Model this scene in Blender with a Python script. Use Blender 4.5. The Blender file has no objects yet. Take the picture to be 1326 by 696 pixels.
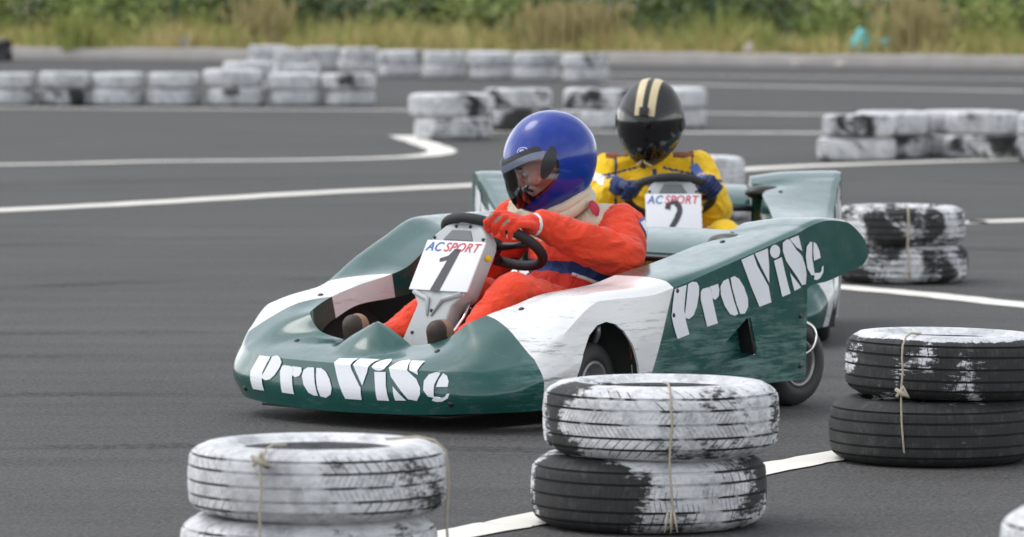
import bpy, bmesh, math, random
import numpy as np
from mathutils import Vector, Matrix, noise
from mathutils.bvhtree import BVHTree

random.seed(7)
rng = np.random.default_rng(11)
sc = bpy.context.scene
COL = sc.collection
rad = math.radians


# ------------------------------------------------------------------ object helpers
def link(o, parent=None, label=None, cat=None, group=None, kind=None):
    COL.objects.link(o)
    if parent is not None:
        o.parent = parent
    if label:
        o['label'] = label
    if cat:
        o['category'] = cat
    if group:
        o['group'] = group
    if kind:
        o['kind'] = kind
    return o


def empty(name, loc, rz=0.0, **k):
    o = bpy.data.objects.new(name, None)
    o.empty_display_size = 0.2
    o.location = loc
    o.rotation_euler = (0, 0, rz)
    return link(o, None, **k)


def mesh(name, verts, faces, mats=(), smooth=True, mi=None):
    me = bpy.data.meshes.new(name)
    me.from_pydata([tuple(v) for v in verts], [], [tuple(f) for f in faces])
    for m in (mats if isinstance(mats, (list, tuple)) else [mats]):
        me.materials.append(m)
    if smooth:
        me.polygons.foreach_set('use_smooth', [True] * len(me.polygons))
    if mi is not None:
        me.polygons.foreach_set('material_index', [int(i) for i in mi])
    me.update()
    return me


def obj(name, me, parent=None, **k):
    return link(bpy.data.objects.new(name, me), parent, **k)


class MB:
    """collects shapes into one mesh"""
    def __init__(s):
        s.v, s.f, s.m, s.cur = [], [], [], 0

    def add(s, v, f):
        b = len(s.v)
        s.v += [tuple(p) for p in v]
        s.f += [tuple(i + b for i in q) for q in f]
        s.m += [s.cur] * len(f)

    def box(s, c, d, mat=None):
        x, y, z = d[0] / 2, d[1] / 2, d[2] / 2
        vs = [Vector((sx * x, sy * y, sz * z)) for sx in (-1, 1) for sy in (-1, 1) for sz in (-1, 1)]
        if mat is not None:
            vs = [mat @ v for v in vs]
        vs = [v + Vector(c) for v in vs]
        s.add(vs, [(0, 1, 3, 2), (4, 6, 7, 5), (0, 4, 5, 1), (2, 3, 7, 6), (0, 2, 6, 4), (1, 5, 7, 3)])

    def tube(s, pts, r, n=10, closed=False, cap=True):
        pts = [Vector(p) for p in pts]
        L = len(pts)
        rs = r if isinstance(r, (list, tuple)) else [r] * L
        vs, fs = [], []
        prev = None
        for i, p in enumerate(pts):
            if closed:
                t = pts[(i + 1) % L] - pts[i - 1]
            else:
                t = pts[min(i + 1, L - 1)] - pts[max(i - 1, 0)]
            t.normalize()
            if prev is None:
                a = Vector((0, 0, 1)) if abs(t.z) < .9 else Vector((1, 0, 0))
                e = t.cross(a).normalized()
            else:
                e = (prev - t * prev.dot(t)).normalized()
            prev = e
            g = t.cross(e)
            for k in range(n):
                an = 2 * math.pi * k / n
                vs.append(p + (e * math.cos(an) + g * math.sin(an)) * rs[i])
        for i in range(L if closed else L - 1):
            j = (i + 1) % L
            for k in range(n):
                k2 = (k + 1) % n
                fs.append((i * n + k, i * n + k2, j * n + k2, j * n + k))
        if cap and not closed:
            fs.append(tuple(range(n))[::-1])
            fs.append(tuple((L - 1) * n + k for k in range(n)))
        s.add(vs, fs)

    def lathe(s, prof, n=32, M=None, closed=False):
        """prof: (r, z) about Z"""
        vs, fs = [], []
        L = len(prof)
        for k in range(n):
            a = 2 * math.pi * k / n
            for r, z in prof:
                v = Vector((r * math.cos(a), r * math.sin(a), z))
                vs.append(M @ v if M is not None else v)
        for k in range(n):
            k2 = (k + 1) % n
            for i in range(L if closed else L - 1):
                j = (i + 1) % L
                fs.append((k * L + i, k2 * L + i, k2 * L + j, k * L + j))
        s.add(vs, fs)

    def build(s, name, mats, parent=None, smooth=True, bevel=0, **k):
        me = mesh(name, s.v, s.f, mats, smooth, s.m)
        bm = bmesh.new()
        bm.from_mesh(me)
        if bevel:
            bmesh.ops.bevel(bm, geom=list(bm.edges), offset=bevel, segments=2, profile=.6, affect='EDGES')
        bmesh.ops.recalc_face_normals(bm, faces=bm.faces)
        bm.to_mesh(me)
        bm.free()
        if bevel:
            me.polygons.foreach_set('use_smooth', [smooth] * len(me.polygons))
            me.set_sharp_from_angle(angle=rad(40))
        return obj(name, me, parent, **k)


def evaluate(o):
    """mesh of o with its modifiers applied"""
    dg = bpy.context.evaluated_depsgraph_get()
    return bpy.data.meshes.new_from_object(o.evaluated_get(dg))


def drop(o):
    bpy.data.objects.remove(o)


# ------------------------------------------------------------------ material helpers
class NT:
    def __init__(s, name):
        s.m = bpy.data.materials.new(name)
        s.m.use_nodes = True
        s.t = s.m.node_tree
        s.t.nodes.clear()
        s.out = s.t.nodes.new('ShaderNodeOutputMaterial')
        s.b = None

    def n(s, ty, **k):
        x = s.t.nodes.new(ty)
        for a, v in k.items():
            if a.startswith('_'):
                x.inputs[a[1:].replace('_', ' ')].default_value = v
            else:
                setattr(x, a, v)
        return x

    def l(s, a, b):
        s.t.links.new(a, b)

    def set(s, inp, v):
        if hasattr(v, 'is_output'):
            s.l(v, inp)
        else:
            inp.default_value = v

    def math(s, op, a, b=0.0, c=None, clamp=False):
        x = s.n('ShaderNodeMath', operation=op, use_clamp=clamp)
        s.set(x.inputs[0], a)
        s.set(x.inputs[1], b)
        if c is not None:
            s.set(x.inputs[2], c)
        return x.outputs[0]

    def mix(s, f, a, b):
        x = s.n('ShaderNodeMix', data_type='RGBA')
        s.set(x.inputs['Factor'], f)
        for i, v in ((6, a), (7, b)):
            if isinstance(v, tuple):
                x.inputs[i].default_value = (*v[:3], 1)
            else:
                s.l(v, x.inputs[i])
        return x.outputs[2]

    def noise(s, vec, scale, detail=4, rough=.55, dist=0):
        x = s.n('ShaderNodeTexNoise')
        x.inputs['Scale'].default_value = scale
        x.inputs['Detail'].default_value = detail
        x.inputs['Roughness'].default_value = rough
        x.inputs['Distortion'].default_value = dist
        if vec is not None:
            s.l(vec, x.inputs['Vector'])
        return x.outputs['Fac']

    def ramp(s, f, a, b, va=0.0, vb=1.0):
        x = s.n('ShaderNodeMapRange')
        x.clamp = True
        s.set(x.inputs['Value'], f)
        s.set(x.inputs['From Min'], a)
        s.set(x.inputs['From Max'], b)
        s.set(x.inputs['To Min'], va)
        s.set(x.inputs['To Max'], vb)
        return x.outputs[0]

    def coord(s, scale=(1, 1, 1), loc=(0, 0, 0), out='Object'):
        tc = s.n('ShaderNodeTexCoord')
        mp = s.n('ShaderNodeMapping')
        mp.inputs['Scale'].default_value = scale
        mp.inputs['Location'].default_value = loc
        s.l(tc.outputs[out], mp.inputs['Vector'])
        return mp.outputs[0]

    def bump(s, h, strength=.3, dist=.01):
        x = s.n('ShaderNodeBump')
        x.inputs['Strength'].default_value = strength
        x.inputs['Distance'].default_value = dist
        s.l(h, x.inputs['Height'])
        return x.outputs[0]

    def pbr(s, color, rough=.5, metal=0, normal=None, coat=0, spec=.5, coat_rough=.05, **k):
        b = s.n('ShaderNodeBsdfPrincipled')
        c = b.inputs['Base Color']
        if isinstance(color, tuple):
            c.default_value = (*color[:3], 1)
        else:
            s.l(color, c)
        s.set(b.inputs['Roughness'], rough)
        s.set(b.inputs['Metallic'], metal)
        b.inputs['Coat Weight'].default_value = coat
        b.inputs['Coat Roughness'].default_value = coat_rough
        b.inputs['Specular IOR Level'].default_value = spec
        for a, v in k.items():
            s.set(b.inputs[a.replace('_', ' ')], v)
        if normal is not None:
            s.l(normal, b.inputs['Normal'])
        s.l(b.outputs[0], s.out.inputs['Surface'])
        s.b = b
        return s.m


def simple(name, c, rough=.5, metal=0, coat=0, var=.12, scale=30, bump=0, spec=.5):
    t = NT(name)
    v = t.coord()
    f = t.noise(v, scale, 4)
    col = t.mix(f, tuple(x * (1 - var) for x in c), tuple(min(1, x * (1 + var)) for x in c))
    nrm = t.bump(t.noise(v, scale * 4, 3), bump, .002) if bump else None
    return t.pbr(col, rough, metal, nrm, coat, spec)


# ------------------------------------------------------------------ materials
def mat_asphalt():
    t = NT('asphalt')
    v = t.coord()
    big = t.noise(v, .35, 4, .6)
    st = t.noise(t.coord((.45, 2.6, 1), (3, 1, 0)), .9, 5, .62)       # rubber marks along the track
    st2 = t.noise(t.coord((.25, 5., 1), (7, 2, 0)), 1.6, 3, .6)
    st3 = t.noise(t.coord((.35, 3.4, 1), (2, 9, 0)), .55, 6, .7)
    grain = t.noise(v, 70, 3, .75)
    coarse = t.noise(v, 22, 4, .7)
    vor = t.n('ShaderNodeTexVoronoi')
    vor.inputs['Scale'].default_value = 75
    t.l(v, vor.inputs['Vector'])
    vor2 = t.n('ShaderNodeTexVoronoi')
    vor2.inputs['Scale'].default_value = 26
    vor2.inputs['Randomness'].default_value = 1
    t.l(v, vor2.inputs['Vector'])
    base = t.mix(t.ramp(big, .3, .7), (.046, .0455, .045), (.078, .0765, .075))
    base = t.mix(t.ramp(st, .46, .68, 0, .75), base, (.028, .028, .028))
    base = t.mix(t.ramp(st2, .55, .75, 0, .35), base, (.105, .102, .098))
    base = t.mix(t.ramp(st3, .53, .70, 0, .60), base, (.028, .028, .028))
    base = t.mix(t.ramp(coarse, .38, .72, 0, .42), base, (.110, .107, .103))
    base = t.mix(t.ramp(grain, .40, .75, .0, .85), base, (.175, .170, .163))
    base = t.mix(t.ramp(vor.outputs['Distance'], .0, .38, .85, 0), base, (.022, .022, .022))
    spk = t.math('MULTIPLY', t.ramp(vor2.outputs['Distance'], .05, .12, 1, 0), t.ramp(t.noise(v, 3, 2), .5, .6))
    base = t.mix(t.math('MULTIPLY', spk, .7), base, (.30, .29, .27))
    h = t.math('ADD', t.math('MULTIPLY', vor.outputs['Distance'], .7), grain)
    return t.pbr(base, t.ramp(grain, .3, .7, .72, .92), 0, t.bump(h, .6, .008), spec=.14)


def mat_line():
    t = NT('line_paint')
    v = t.coord()
    w = t.noise(v, 14, 6, .7)
    g = t.noise(v, 120, 2, .6)
    c = t.mix(t.noise(v, 3, 3), (.70, .67, .60), (.86, .83, .75))
    c = t.mix(t.ramp(t.math('ADD', w, t.math('MULTIPLY', g, .5)), .98, 1.1), c, (.13, .13, .13))
    return t.pbr(c, .7, 0, t.bump(g, .3, .003))


def mat_tyre():
    """rubber with brushed-on white paint; paint, seed and grime come from object properties"""
    t = NT('painted_tyre')
    tc = t.n('ShaderNodeTexCoord')
    uvn = t.n('ShaderNodeSeparateXYZ')
    t.l(tc.outputs['UV'], uvn.inputs[0])
    u, vv = uvn.outputs[0], uvn.outputs[1]

    def attr(nm):
        a = t.n('ShaderNodeAttribute', attribute_type='OBJECT', attribute_name=nm)
        return a.outputs['Fac']
    seed, amt, pat, side = attr('seed'), attr('paint'), attr('tread'), attr('side')
    off = t.n('ShaderNodeCombineXYZ')
    for i in range(3):
        t.l(t.math('MULTIPLY', seed, (7.3, 3.1, 5.7)[i]), off.inputs[i])
    ad = t.n('ShaderNodeVectorMath', operation='ADD')
    t.l(tc.outputs['Object'], ad.inputs[0])
    t.l(off.outputs[0], ad.inputs[1])
    P = ad.outputs[0]
    # tread: slanted blocks, reversed on the two halves; v is -1..1 over the tread band
    av = t.math('ABSOLUTE', vv)
    slant = t.math('MULTIPLY', av, t.math('ADD', .35, pat))
    ph = t.math('FRACT', t.math('ADD', t.math('MULTIPLY', u, 68), slant))
    wob = t.noise(P, 11, 3)
    sip = t.math('LESS_THAN', ph, t.math('MULTIPLY', wob, .20))
    dist = t.noise(P, 9, 2)
    ph2 = t.math('FRACT', t.math('ADD', t.math('MULTIPLY', u, 136), t.math('MULTIPLY', slant, -1.3)))
    sip2 = t.math('MULTIPLY', t.math('LESS_THAN', ph2, t.math('MULTIPLY', t.noise(P, 8, 3), .18)), t.math('LESS_THAN', av, .42))
    outer = t.math('MULTIPLY', sip, t.math('GREATER_THAN', av, .46))
    on = t.math('LESS_THAN', av, 1.18)
    sipe = t.math('MULTIPLY', t.math('MAXIMUM', outer, sip2), on)
    rings = 0
    for c in (.0, .45, .82):
        d = t.math('LESS_THAN', t.math('ABSOLUTE', t.math('SUBTRACT', av, c)), .035)
        rings = d if rings == 0 else t.math('MAXIMUM', rings, d)
    groove = t.math('MAXIMUM', sipe, rings)
    big = t.noise(P, 3.7, 3, .55, .5)
    mp = t.n('ShaderNodeMapping')
    mp.inputs['Scale'].default_value = (1, 1, 3.2)
    t.l(P, mp.inputs['Vector'])
    brush = t.noise(mp.outputs[0], 34, 5, .72)
    fleck = t.noise(P, 120, 3, .6)
    big = t.math('ADD', t.math('MULTIPLY', t.math('SUBTRACT', big, .5), 2.4), .625)
    m = t.math('ADD', big, t.math('ADD', .11, t.math('MULTIPLY', brush, .95)))
    m = t.math('SUBTRACT', m, .27)
    m = t.math('ADD', m, t.math('MULTIPLY', side, t.ramp(vv, .95, 1.25)))
    m = t.math('ADD', m, t.math('MULTIPLY', fleck, .22))
    m = t.math('SUBTRACT', m, t.math('SUBTRACT', 1.56, t.math('MULTIPLY', amt, 1.05)))
    # where the paint filled the grooves they show less
    gvis = t.math('MULTIPLY', groove, t.ramp(t.noise(P, 6.5, 3), .40, .66, .05, 1.0))
    m = t.math('SUBTRACT', m, t.math('MULTIPLY', gvis, .55))
    cover = t.ramp(m, -.05, .09)
    rub = t.mix(t.noise(P, 8, 4), (.018, .018, .019), (.042, .041, .040))
    rub = t.mix(t.ramp(t.noise(P, 22, 5, .7), .5, .75, 0, .6), rub, (.10, .098, .094))
    rub = t.mix(t.math('MULTIPLY', groove, .6), rub, (.012, .012, .012))
    wht = t.mix(t.ramp(brush, .3, .7), (.56, .57, .59), (.84, .84, .84))
    wht = t.mix(t.ramp(t.noise(P, 3.4, 4, .65), .48, .70, 0, .7), wht, (.36, .36, .37))
    thin = t.ramp(t.noise(P, 15, 6, .8), .48, .68, 0, .85)
    wht = t.mix(thin, wht, (.26, .26, .27))
    col = t.mix(cover, rub, wht)
    h = t.math('ADD', t.math('MULTIPLY', groove, -1.0), t.math('ADD', t.math('MULTIPLY', cover, .18), t.math('MULTIPLY', brush, .25)))
    return t.pbr(col, t.mix(cover, (.75,) * 3, (.55,) * 3), 0, t.bump(h, .8, .004), spec=.4)


def mat_body():
    t = NT('fibreglass_paint')
    tc = t.n('ShaderNodeTexCoord')
    sp = t.n('ShaderNodeSeparateXYZ')
    t.l(tc.outputs['Object'], sp.inputs[0])
    X, Y, Z = sp.outputs
    aY = t.math('ABSOLUTE', Y)
    left = t.math('GREATER_THAN', Y, 0)
    # the white band over the front wheels: curved front edge, raked rear edge
    k = t.math('MAXIMUM', t.math('SUBTRACT', aY, .40), 0)
    right = t.math('SUBTRACT', 1, left)
    xf = t.math('ADD', t.math('MULTIPLY', left, t.math('ADD', t.math('MULTIPLY', k, .22), .705)),
                t.math('MULTIPLY', right, t.math('ADD', t.math('MULTIPLY', t.math('SUBTRACT', aY, .35), .95), .585)))
    drop_ = t.math('MAXIMUM', t.math('SUBTRACT', .24, Z), 0)
    xf = t.math('SUBTRACT', xf, t.math('MULTIPLY', drop_, .12))
    xr_l = t.math('ADD', .150, t.math('MULTIPLY', t.math('MAXIMUM', t.math('SUBTRACT', .415, Z), 0), .42))
    xr_r = t.math('ADD', .30, t.math('MULTIPLY', t.math('SUBTRACT', aY, .35), .45))
    xr = t.math('ADD', t.math('MULTIPLY', left, xr_l), t.math('MULTIPLY', t.math('SUBTRACT', 1, left), xr_r))
    white = t.math('MULTIPLY', t.math('LESS_THAN', X, xf), t.math('GREATER_THAN', X, xr))
    v = t.coord()
    green = t.mix(t.noise(v, 3, 3), (.003, .062, .052), (.006, .084, .070))
    wht = t.mix(t.noise(v, 4, 4), (.72, .72, .71), (.82, .82, .81))
    # long scrapes low on the flanks and faint scuffs on the nose
    scr = t.noise(t.coord((3.2, 3., 30), (1, 2, 3)), 2.2, 6, .72)
    reg = t.noise(v, 4.5, 3, .6)
    low = t.math('MULTIPLY', t.ramp(Z, .24, .40, 1, 0), t.ramp(aY, .56, .62))
    sc_ = t.math('MULTIPLY', t.ramp(t.math('ADD', scr, t.math('MULTIPLY', reg, .5)), .70, .92), low)
    scuff = t.math('MULTIPLY', t.ramp(t.noise(t.coord((5, 5, 9)), 1.6, 6, .75, .8), .55, .72, 0, .55), t.ramp(Z, .14, .34, 1, 0))
    green = t.mix(t.math('MULTIPLY', sc_, .7), green, (.17, .27, .26))
    green = t.mix(scuff, green, (.10, .19, .18))
    mud = t.math('MULTIPLY', t.ramp(t.noise(t.coord((2.5, 3, 16)), 3, 5, .7), .5, .72), t.ramp(Z, .25, .42, 1, 0))
    wht = t.mix(t.math('MULTIPLY', mud, .5), wht, (.36, .37, .36))
    blk = t.math('MULTIPLY', t.ramp(t.noise(t.coord((2.2, 3, 22), (5, 1, 2)), 3, 6, .75), .55, .67), t.ramp(Z, .30, .43, 1, .0))
    wht = t.mix(t.math('MULTIPLY', blk, .75), wht, (.09, .10, .10))
    col = t.mix(white, green, wht)
    wave = t.noise(v, 5, 2)
    rough = t.math('ADD', t.math('MULTIPLY', sc_, .3), t.ramp(t.noise(v, 18, 4), .3, .7, .16, .30))
    return t.pbr(col, rough, 0, t.bump(wave, .10, .02), coat=.45, spec=.45, coat_rough=.09, Coat_IOR=1.55)


def mat_fabric(name, c, scale=1.0, var=.15):
    t = NT(name)
    v = t.coord()
    f = t.noise(v, 9, 4)
    col = t.mix(f, tuple(x * (1 - var) for x in c), tuple(min(1, x * (1 + var)) for x in c))
    fold = t.noise(t.coord((1, 1, 1.0)), 15 * scale, 3, .55, 1.6)
    fine = t.noise(v, 420, 2)
    h = t.math('ADD', fold, t.math('MULTIPLY', fine, .04))
    return t.pbr(col, .82, 0, t.bump(h, .55, .02), spec=.25, Sheen_Weight=.15)


def mat_foliage(name, cols, rough=.7):
    t = NT(name)
    v = t.coord()
    geo = t.n('ShaderNodeNewGeometry')
    r = geo.outputs['Random Per Island']
    cl = t.noise(v, .55, 3, .6)
    a = t.mix(r, cols[0], cols[1])
    b = t.mix(r, cols[2], cols[3])
    c = t.mix(t.ramp(cl, .40, .60), a, b)
    return t.pbr(c, rough, 0, None, spec=.06)


M = {}
M['asphalt'] = mat_asphalt()
M['line'] = mat_line()
M['tyre'] = mat_tyre()
M['body'] = mat_body()
M['letter'] = simple('white_vinyl', (.80, .81, .84), .35, 0, .2, .06, 12)
M['black_rubber'] = simple('black_rubber', (.022, .022, .023), .7, 0, 0, .3, 20, .2)
M['slick'] = simple('slick_rubber', (.03, .03, .03), .62, 0, 0, .35, 14, .15)
M['inner_skin'] = simple('raw_fibreglass', (.035, .04, .038), .8, 0, 0, .3, 20, .2)
M['grey_plastic'] = simple('grey_plastic', (.40, .42, .42), .45, 0, .1, .1, 9)
M['plate'] = simple('plate_white', (.80, .80, .82), .4, 0, .1, .04, 9)
M['print_black'] = simple('print_dark_grey', (.055, .052, .058), .5, 0, 0, .1)
M['print_red'] = simple('print_red', (.62, .06, .09), .5, 0, 0, .1)
M['print_blue'] = simple('print_blue', (.05, .13, .42), .5, 0, 0, .1)
M['alloy'] = simple('brushed_alloy', (.30, .30, .30), .40, .6, 0, .1, 40)
M['chrome'] = simple('bright_steel', (.72, .72, .72), .2, 1, 0, .05, 20)
M['black_metal'] = simple('black_metal', (.02, .02, .021), .42, .2, .1, .2)
M['dark_plastic'] = simple('dark_plastic', (.016, .016, .018), .38, 0, .1, .2)
M['matte_black'] = simple('matte_black_shell', (.018, .018, .018), .52, 0, .12, .15, 10)
M['blue_shell'] = simple('blue_gloss_shell', (.003, .032, .29), .24, 0, .45, .08, 5, 0, .4)
M['cream'] = simple('cream_stripe', (.66, .55, .33), .5, 0, .1, .08)
M['suit_red'] = mat_fabric('orange_red_suit', (.78, .060, .022))
M['suit_dark'] = mat_fabric('crimson_flap', (.58, .035, .022))
M['suit_cream'] = mat_fabric('cream_cloth', (.66, .58, .44))
M['suit_blue'] = mat_fabric('navy_cloth', (.02, .05, .17))
M['suit_yellow'] = mat_fabric('yellow_suit', (.86, .54, .015))
M['suit_rust'] = mat_fabric('rust_yoke', (.22, .06, .015))
M['glove_red'] = mat_fabric('red_glove', (.80, .055, .025), 2)
M['glove_grey'] = mat_fabric('grey_grip', (.30, .25, .20), 2)
M['glove_blue'] = mat_fabric('blue_glove', (.012, .026, .11), 2)
M['white_cloth'] = mat_fabric('white_cloth', (.75, .74, .72))
M['skin'] = simple('skin', (.78, .48, .37), .5, 0, 0, .12, 18)
M['hair'] = simple('dark_hair', (.03, .02, .015), .6, 0, 0, .3, 90)
M['eye'] = simple('eye_white', (.7, .68, .65), .2)
M['iris'] = simple('iris', (.03, .02, .015), .2)
M['leather'] = simple('brown_leather', (.045, .030, .022), .6, 0, 0, .3, 40, .2)
M['tan'] = simple('tan_edge', (.30, .17, .11), .6, 0, 0, .2, 40)
M['seat'] = simple('seat_shell', (.05, .042, .038), .45, 0, .2, .25, 12)
M['concrete'] = simple('kerb_concrete', (.33, .31, .29), .9, 0, 0, .25, 3, .4)
M['soil'] = simple('dry_soil', (.13, .13, .06), .95, 0, 0, .35, 2, .4)
M['cord'] = simple('sisal_cord', (.42, .37, .29), .9, 0, 0, .25, 60, .3)
M['post'] = simple('green_post', (.02, .06, .045), .5, 0, 0, .15)
M['bag'] = simple('turquoise_plastic', (.10, .55, .58), .35, 0, .1, .2, 9, .4)
M['stone'] = simple('pale_stone', (.50, .46, .42), .9, 0, 0, .25, 9, .5)
M['blue_patch'] = simple('blue_patch', (.10, .16, .45), .6)
M['red_patch'] = simple('red_patch', (.45, .02, .05), .6)
M['visor_smoke'] = simple('smoked_visor', (.006, .006, .007), .12, 0, .6, .1)


def mat_visor():
    t = NT('clear_visor')
    tr = t.n('ShaderNodeBsdfTransparent')
    tr.inputs[0].default_value = (.90, .91, .93, 1)
    gl = t.n('ShaderNodeBsdfGlossy')
    gl.inputs['Roughness'].default_value = .08
    fr = t.n('ShaderNodeFresnel')
    fr.inputs['IOR'].default_value = 1.5
    m = t.n('ShaderNodeMixShader')
    t.l(t.math('ADD', t.math('MULTIPLY', fr.outputs[0], 1.0), .03, clamp=True), m.inputs[0])
    t.l(tr.outputs[0], m.inputs[1])
    t.l(gl.outputs[0], m.inputs[2])
    t.l(m.outputs[0], t.out.inputs['Surface'])
    return t.m


M['visor_clear'] = mat_visor()
M['grass_dry'] = mat_foliage('dry_grass_blades', ((.56, .45, .23), (.48, .43, .17), (.42, .42, .13), (.54, .39, .20)))
M['grass_green'] = mat_foliage('green_weeds', ((.26, .31, .08), (.38, .37, .12), (.18, .26, .07), (.44, .40, .16)))
M['leaf'] = mat_foliage('thicket_leaves', ((.12, .17, .06), (.22, .27, .10), (.035, .06, .035), (.075, .115, .05)))
M['leaf_light'] = mat_foliage('light_leaves', ((.23, .30, .09), (.36, .38, .14), (.15, .22, .07), (.30, .33, .11)))
M['straw'] = mat_foliage('straw_plume', ((.46, .38, .20), (.38, .33, .14), (.42, .33, .18), (.34, .30, .12)))
M['bark'] = simple('bark', (.08, .06, .045), .9, 0, 0, .3, 20, .5)

# ------------------------------------------------------------------ camera, light, sky
F, CX, CY, H, YH = 6400., 663., 348., 1.37, -25.
pitch = math.atan((CY - YH) / F)
cam = bpy.data.cameras.new('camera')
cam.sensor_width = 36
cam.lens = F / 1326 * 36
cam.clip_end = 3000
cam.dof.use_dof = True
cam.dof.focus_distance = 14.2
cam.dof.aperture_fstop = 6.0
co = bpy.data.objects.new('camera', cam)
co.location = (0, 0, H)
co.rotation_euler = (rad(90) - pitch, 0, 0)
COL.objects.link(co)
sc.camera = co

SUN_EL, SUN_AZ = rad(60), rad(-70)     # azimuth from +Y towards +X: high over the far side, a little to the left
sd = Vector((math.sin(SUN_AZ) * math.cos(SUN_EL), math.cos(SUN_AZ) * math.cos(SUN_EL), math.sin(SUN_EL)))
sl = bpy.data.lights.new('sun', 'SUN')
sl.energy = .8
sl.angle = rad(25)
sl.color = (1, .965, .92)
so = bpy.data.objects.new('sun', sl)
so.rotation_euler = (-sd).to_track_quat('-Z', 'Y').to_euler()
COL.objects.link(so)

w = bpy.data.worlds.new('World')
sc.world = w
w.use_nodes = True
nt = w.node_tree
nt.nodes.clear()
wo = nt.nodes.new('ShaderNodeOutputWorld')
bg = nt.nodes.new('ShaderNodeBackground')
sky = nt.nodes.new('ShaderNodeTexSky')
sky.sky_type = 'NISHITA'
sky.sun_disc = False
sky.sun_elevation = SUN_EL
sky.sun_rotation = SUN_AZ
hs = nt.nodes.new('ShaderNodeHueSaturation')
hs.inputs['Saturation'].default_value = .22
nt.links.new(sky.outputs[0], hs.inputs['Color'])
tcw = nt.nodes.new('ShaderNodeTexCoord')
nz = nt.nodes.new('ShaderNodeTexNoise')
nz.inputs['Scale'].default_value = 3.2
nz.inputs['Detail'].default_value = 6
nz.inputs['Distortion'].default_value = .6
nt.links.new(tcw.outputs['Generated'], nz.inputs['Vector'])
cr = nt.nodes.new('ShaderNodeMapRange')
for i, v in ((1, .36), (2, .66), (3, 1.75), (4, 3.3)):
    cr.inputs[i].default_value = v
nt.links.new(nz.outputs['Fac'], cr.inputs[0])
vm = nt.nodes.new('ShaderNodeVectorMath')
vm.operation = 'SCALE'
nt.links.new(hs.outputs[0], vm.inputs[0])
nt.links.new(cr.outputs[0], vm.inputs['Scale'])
nt.links.new(vm.outputs[0], bg.inputs['Color'])
bg.inputs['Strength'].default_value = .13
nt.links.new(bg.outputs[0], wo.inputs['Surface'])
vs_ = sc.view_settings
vs_.view_transform = 'Standard'
vs_.look = 'None'
vs_.gamma = 1
vs_.exposure = -0.08
vs_.use_curve_mapping = False

# ------------------------------------------------------------------ ground, lines, kerb
me = mesh('ground', [(-900, -60, 0), (900, -60, 0), (900, 1500, 0), (-900, 1500, 0)], [(0, 1, 2, 3)], M['asphalt'], False)
obj('ground', me, kind='structure')


def smooth_path(p, n=8):
    p = [Vector((*q, 0)) for q in p]
    out = []
    for i in range(len(p) - 1):
        a, b, c, d = p[max(i - 1, 0)], p[i], p[i + 1], p[min(i + 2, len(p) - 1)]
        for k in range(n):
            t = k / n
            out.append(.5 * ((2 * b) + (c - a) * t + (2 * a - 5 * b + 4 * c - d) * t * t + (3 * b - a - 3 * c + d) * t ** 3))
    out.append(p[-1])
    return out


def line(pts, width, label, n=8):
    """painted line: width measured across its own direction"""
    p = smooth_path(pts, n)
    vs, fs = [], []
    for i, q in enumerate(p):
        t = p[min(i + 1, len(p) - 1)] - p[max(i - 1, 0)]
        t.normalize()
        nrm = Vector((-t.y, t.x, 0))
        wv = width * (1 + .08 * math.sin(i * 1.7)) / 2
        vs += [q + nrm * wv + Vector((0, 0, .004)), q - nrm * wv + Vector((0, 0, .004))]
        if i:
            fs.append((2 * i - 2, 2 * i - 1, 2 * i + 1, 2 * i))
    o = obj('track_line', mesh('track_line', vs, fs, M['line'], False), kind='structure')
    o['label'] = label
    return o


line([(-7.5, 35.6), (-3.81, 36.73), (-2.71, 37.4), (-1.55, 37.75), (-.80, 38.4), (-.56, 39.5), (-.70, 41.2), (-.98, 43.6)], .23,
     'cream painted line ending in a hook before the tyres')
line([(-6.5, 25.6), (-3.05, 29.44), (-2.2, 30.5), (-1.31, 31.8), (-.3, 33.0), (.52, 34.1), (1.48, 35.5), (2.27, 36.55), (3.92, 37.85), (8, 40)], .30,
     'long painted line passing behind the two karts')
line([(1.2, 26.6), (1.8, 27.24), (2.56, 27.95), (2.93, 28.2), (5.5, 30)], .24, 'painted line behind the paired tyres at right')
line([(1.2, 22.5), (1.47, 22.03), (1.81, 21.5), (2.16, 20.8), (3.0, 19.2)], .2, 'painted line in front of the paired tyres at right')
line([(-1.6, 9.6), (-.178, 12.1), (.053, 12.5), (.71, 13.8), (.94, 14.2), (1.5, 15.2)], .155, 'painted line between the nearest tyre stacks', 6)
line([(-9, 54.4), (-5.58, 53.2), (-1.09, 52.2), (2.04, 51), (3.19, 50.5), (8, 49)], .26, 'painted line along the front of the far tyre row')
line([(-.5, 44.9), (1.75, 44.5), (2.8, 44.4), (6, 44.2)], .30, 'painted line beside the middle tyre cluster')
line([(1.2, 66), (2.41, 65), (6.32, 61.2), (12, 57)], .28, 'faint painted line on the far track')
line([(.6, 73), (1.65, 72), (7.1, 68.8), (12, 66)], .25, 'faintest painted line near the kerb')
line([(-12, 73.5), (-5, 72.5), (-2.6, 72.2)], .2, 'faint painted line left of the far tyres')


def skid(pts, width):
    p = smooth_path(pts, 10)
    vs, fs = [], []
    for i, q in enumerate(p):
        t_ = p[min(i + 1, len(p) - 1)] - p[max(i - 1, 0)]
        t_.normalize()
        nrm = Vector((-t_.y, t_.x, 0))
        vs += [q + nrm * width / 2 + Vector((0, 0, .002)), q - nrm * width / 2 + Vector((0, 0, .002))]
        if i:
            fs.append((2 * i - 2, 2 * i - 1, 2 * i + 1, 2 * i))
    o = obj('skid_mark', mesh('skid_mark', vs, fs, M['skid'], False), kind='structure')
    o['label'] = 'dark rubber tyre mark curving over the asphalt'


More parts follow.
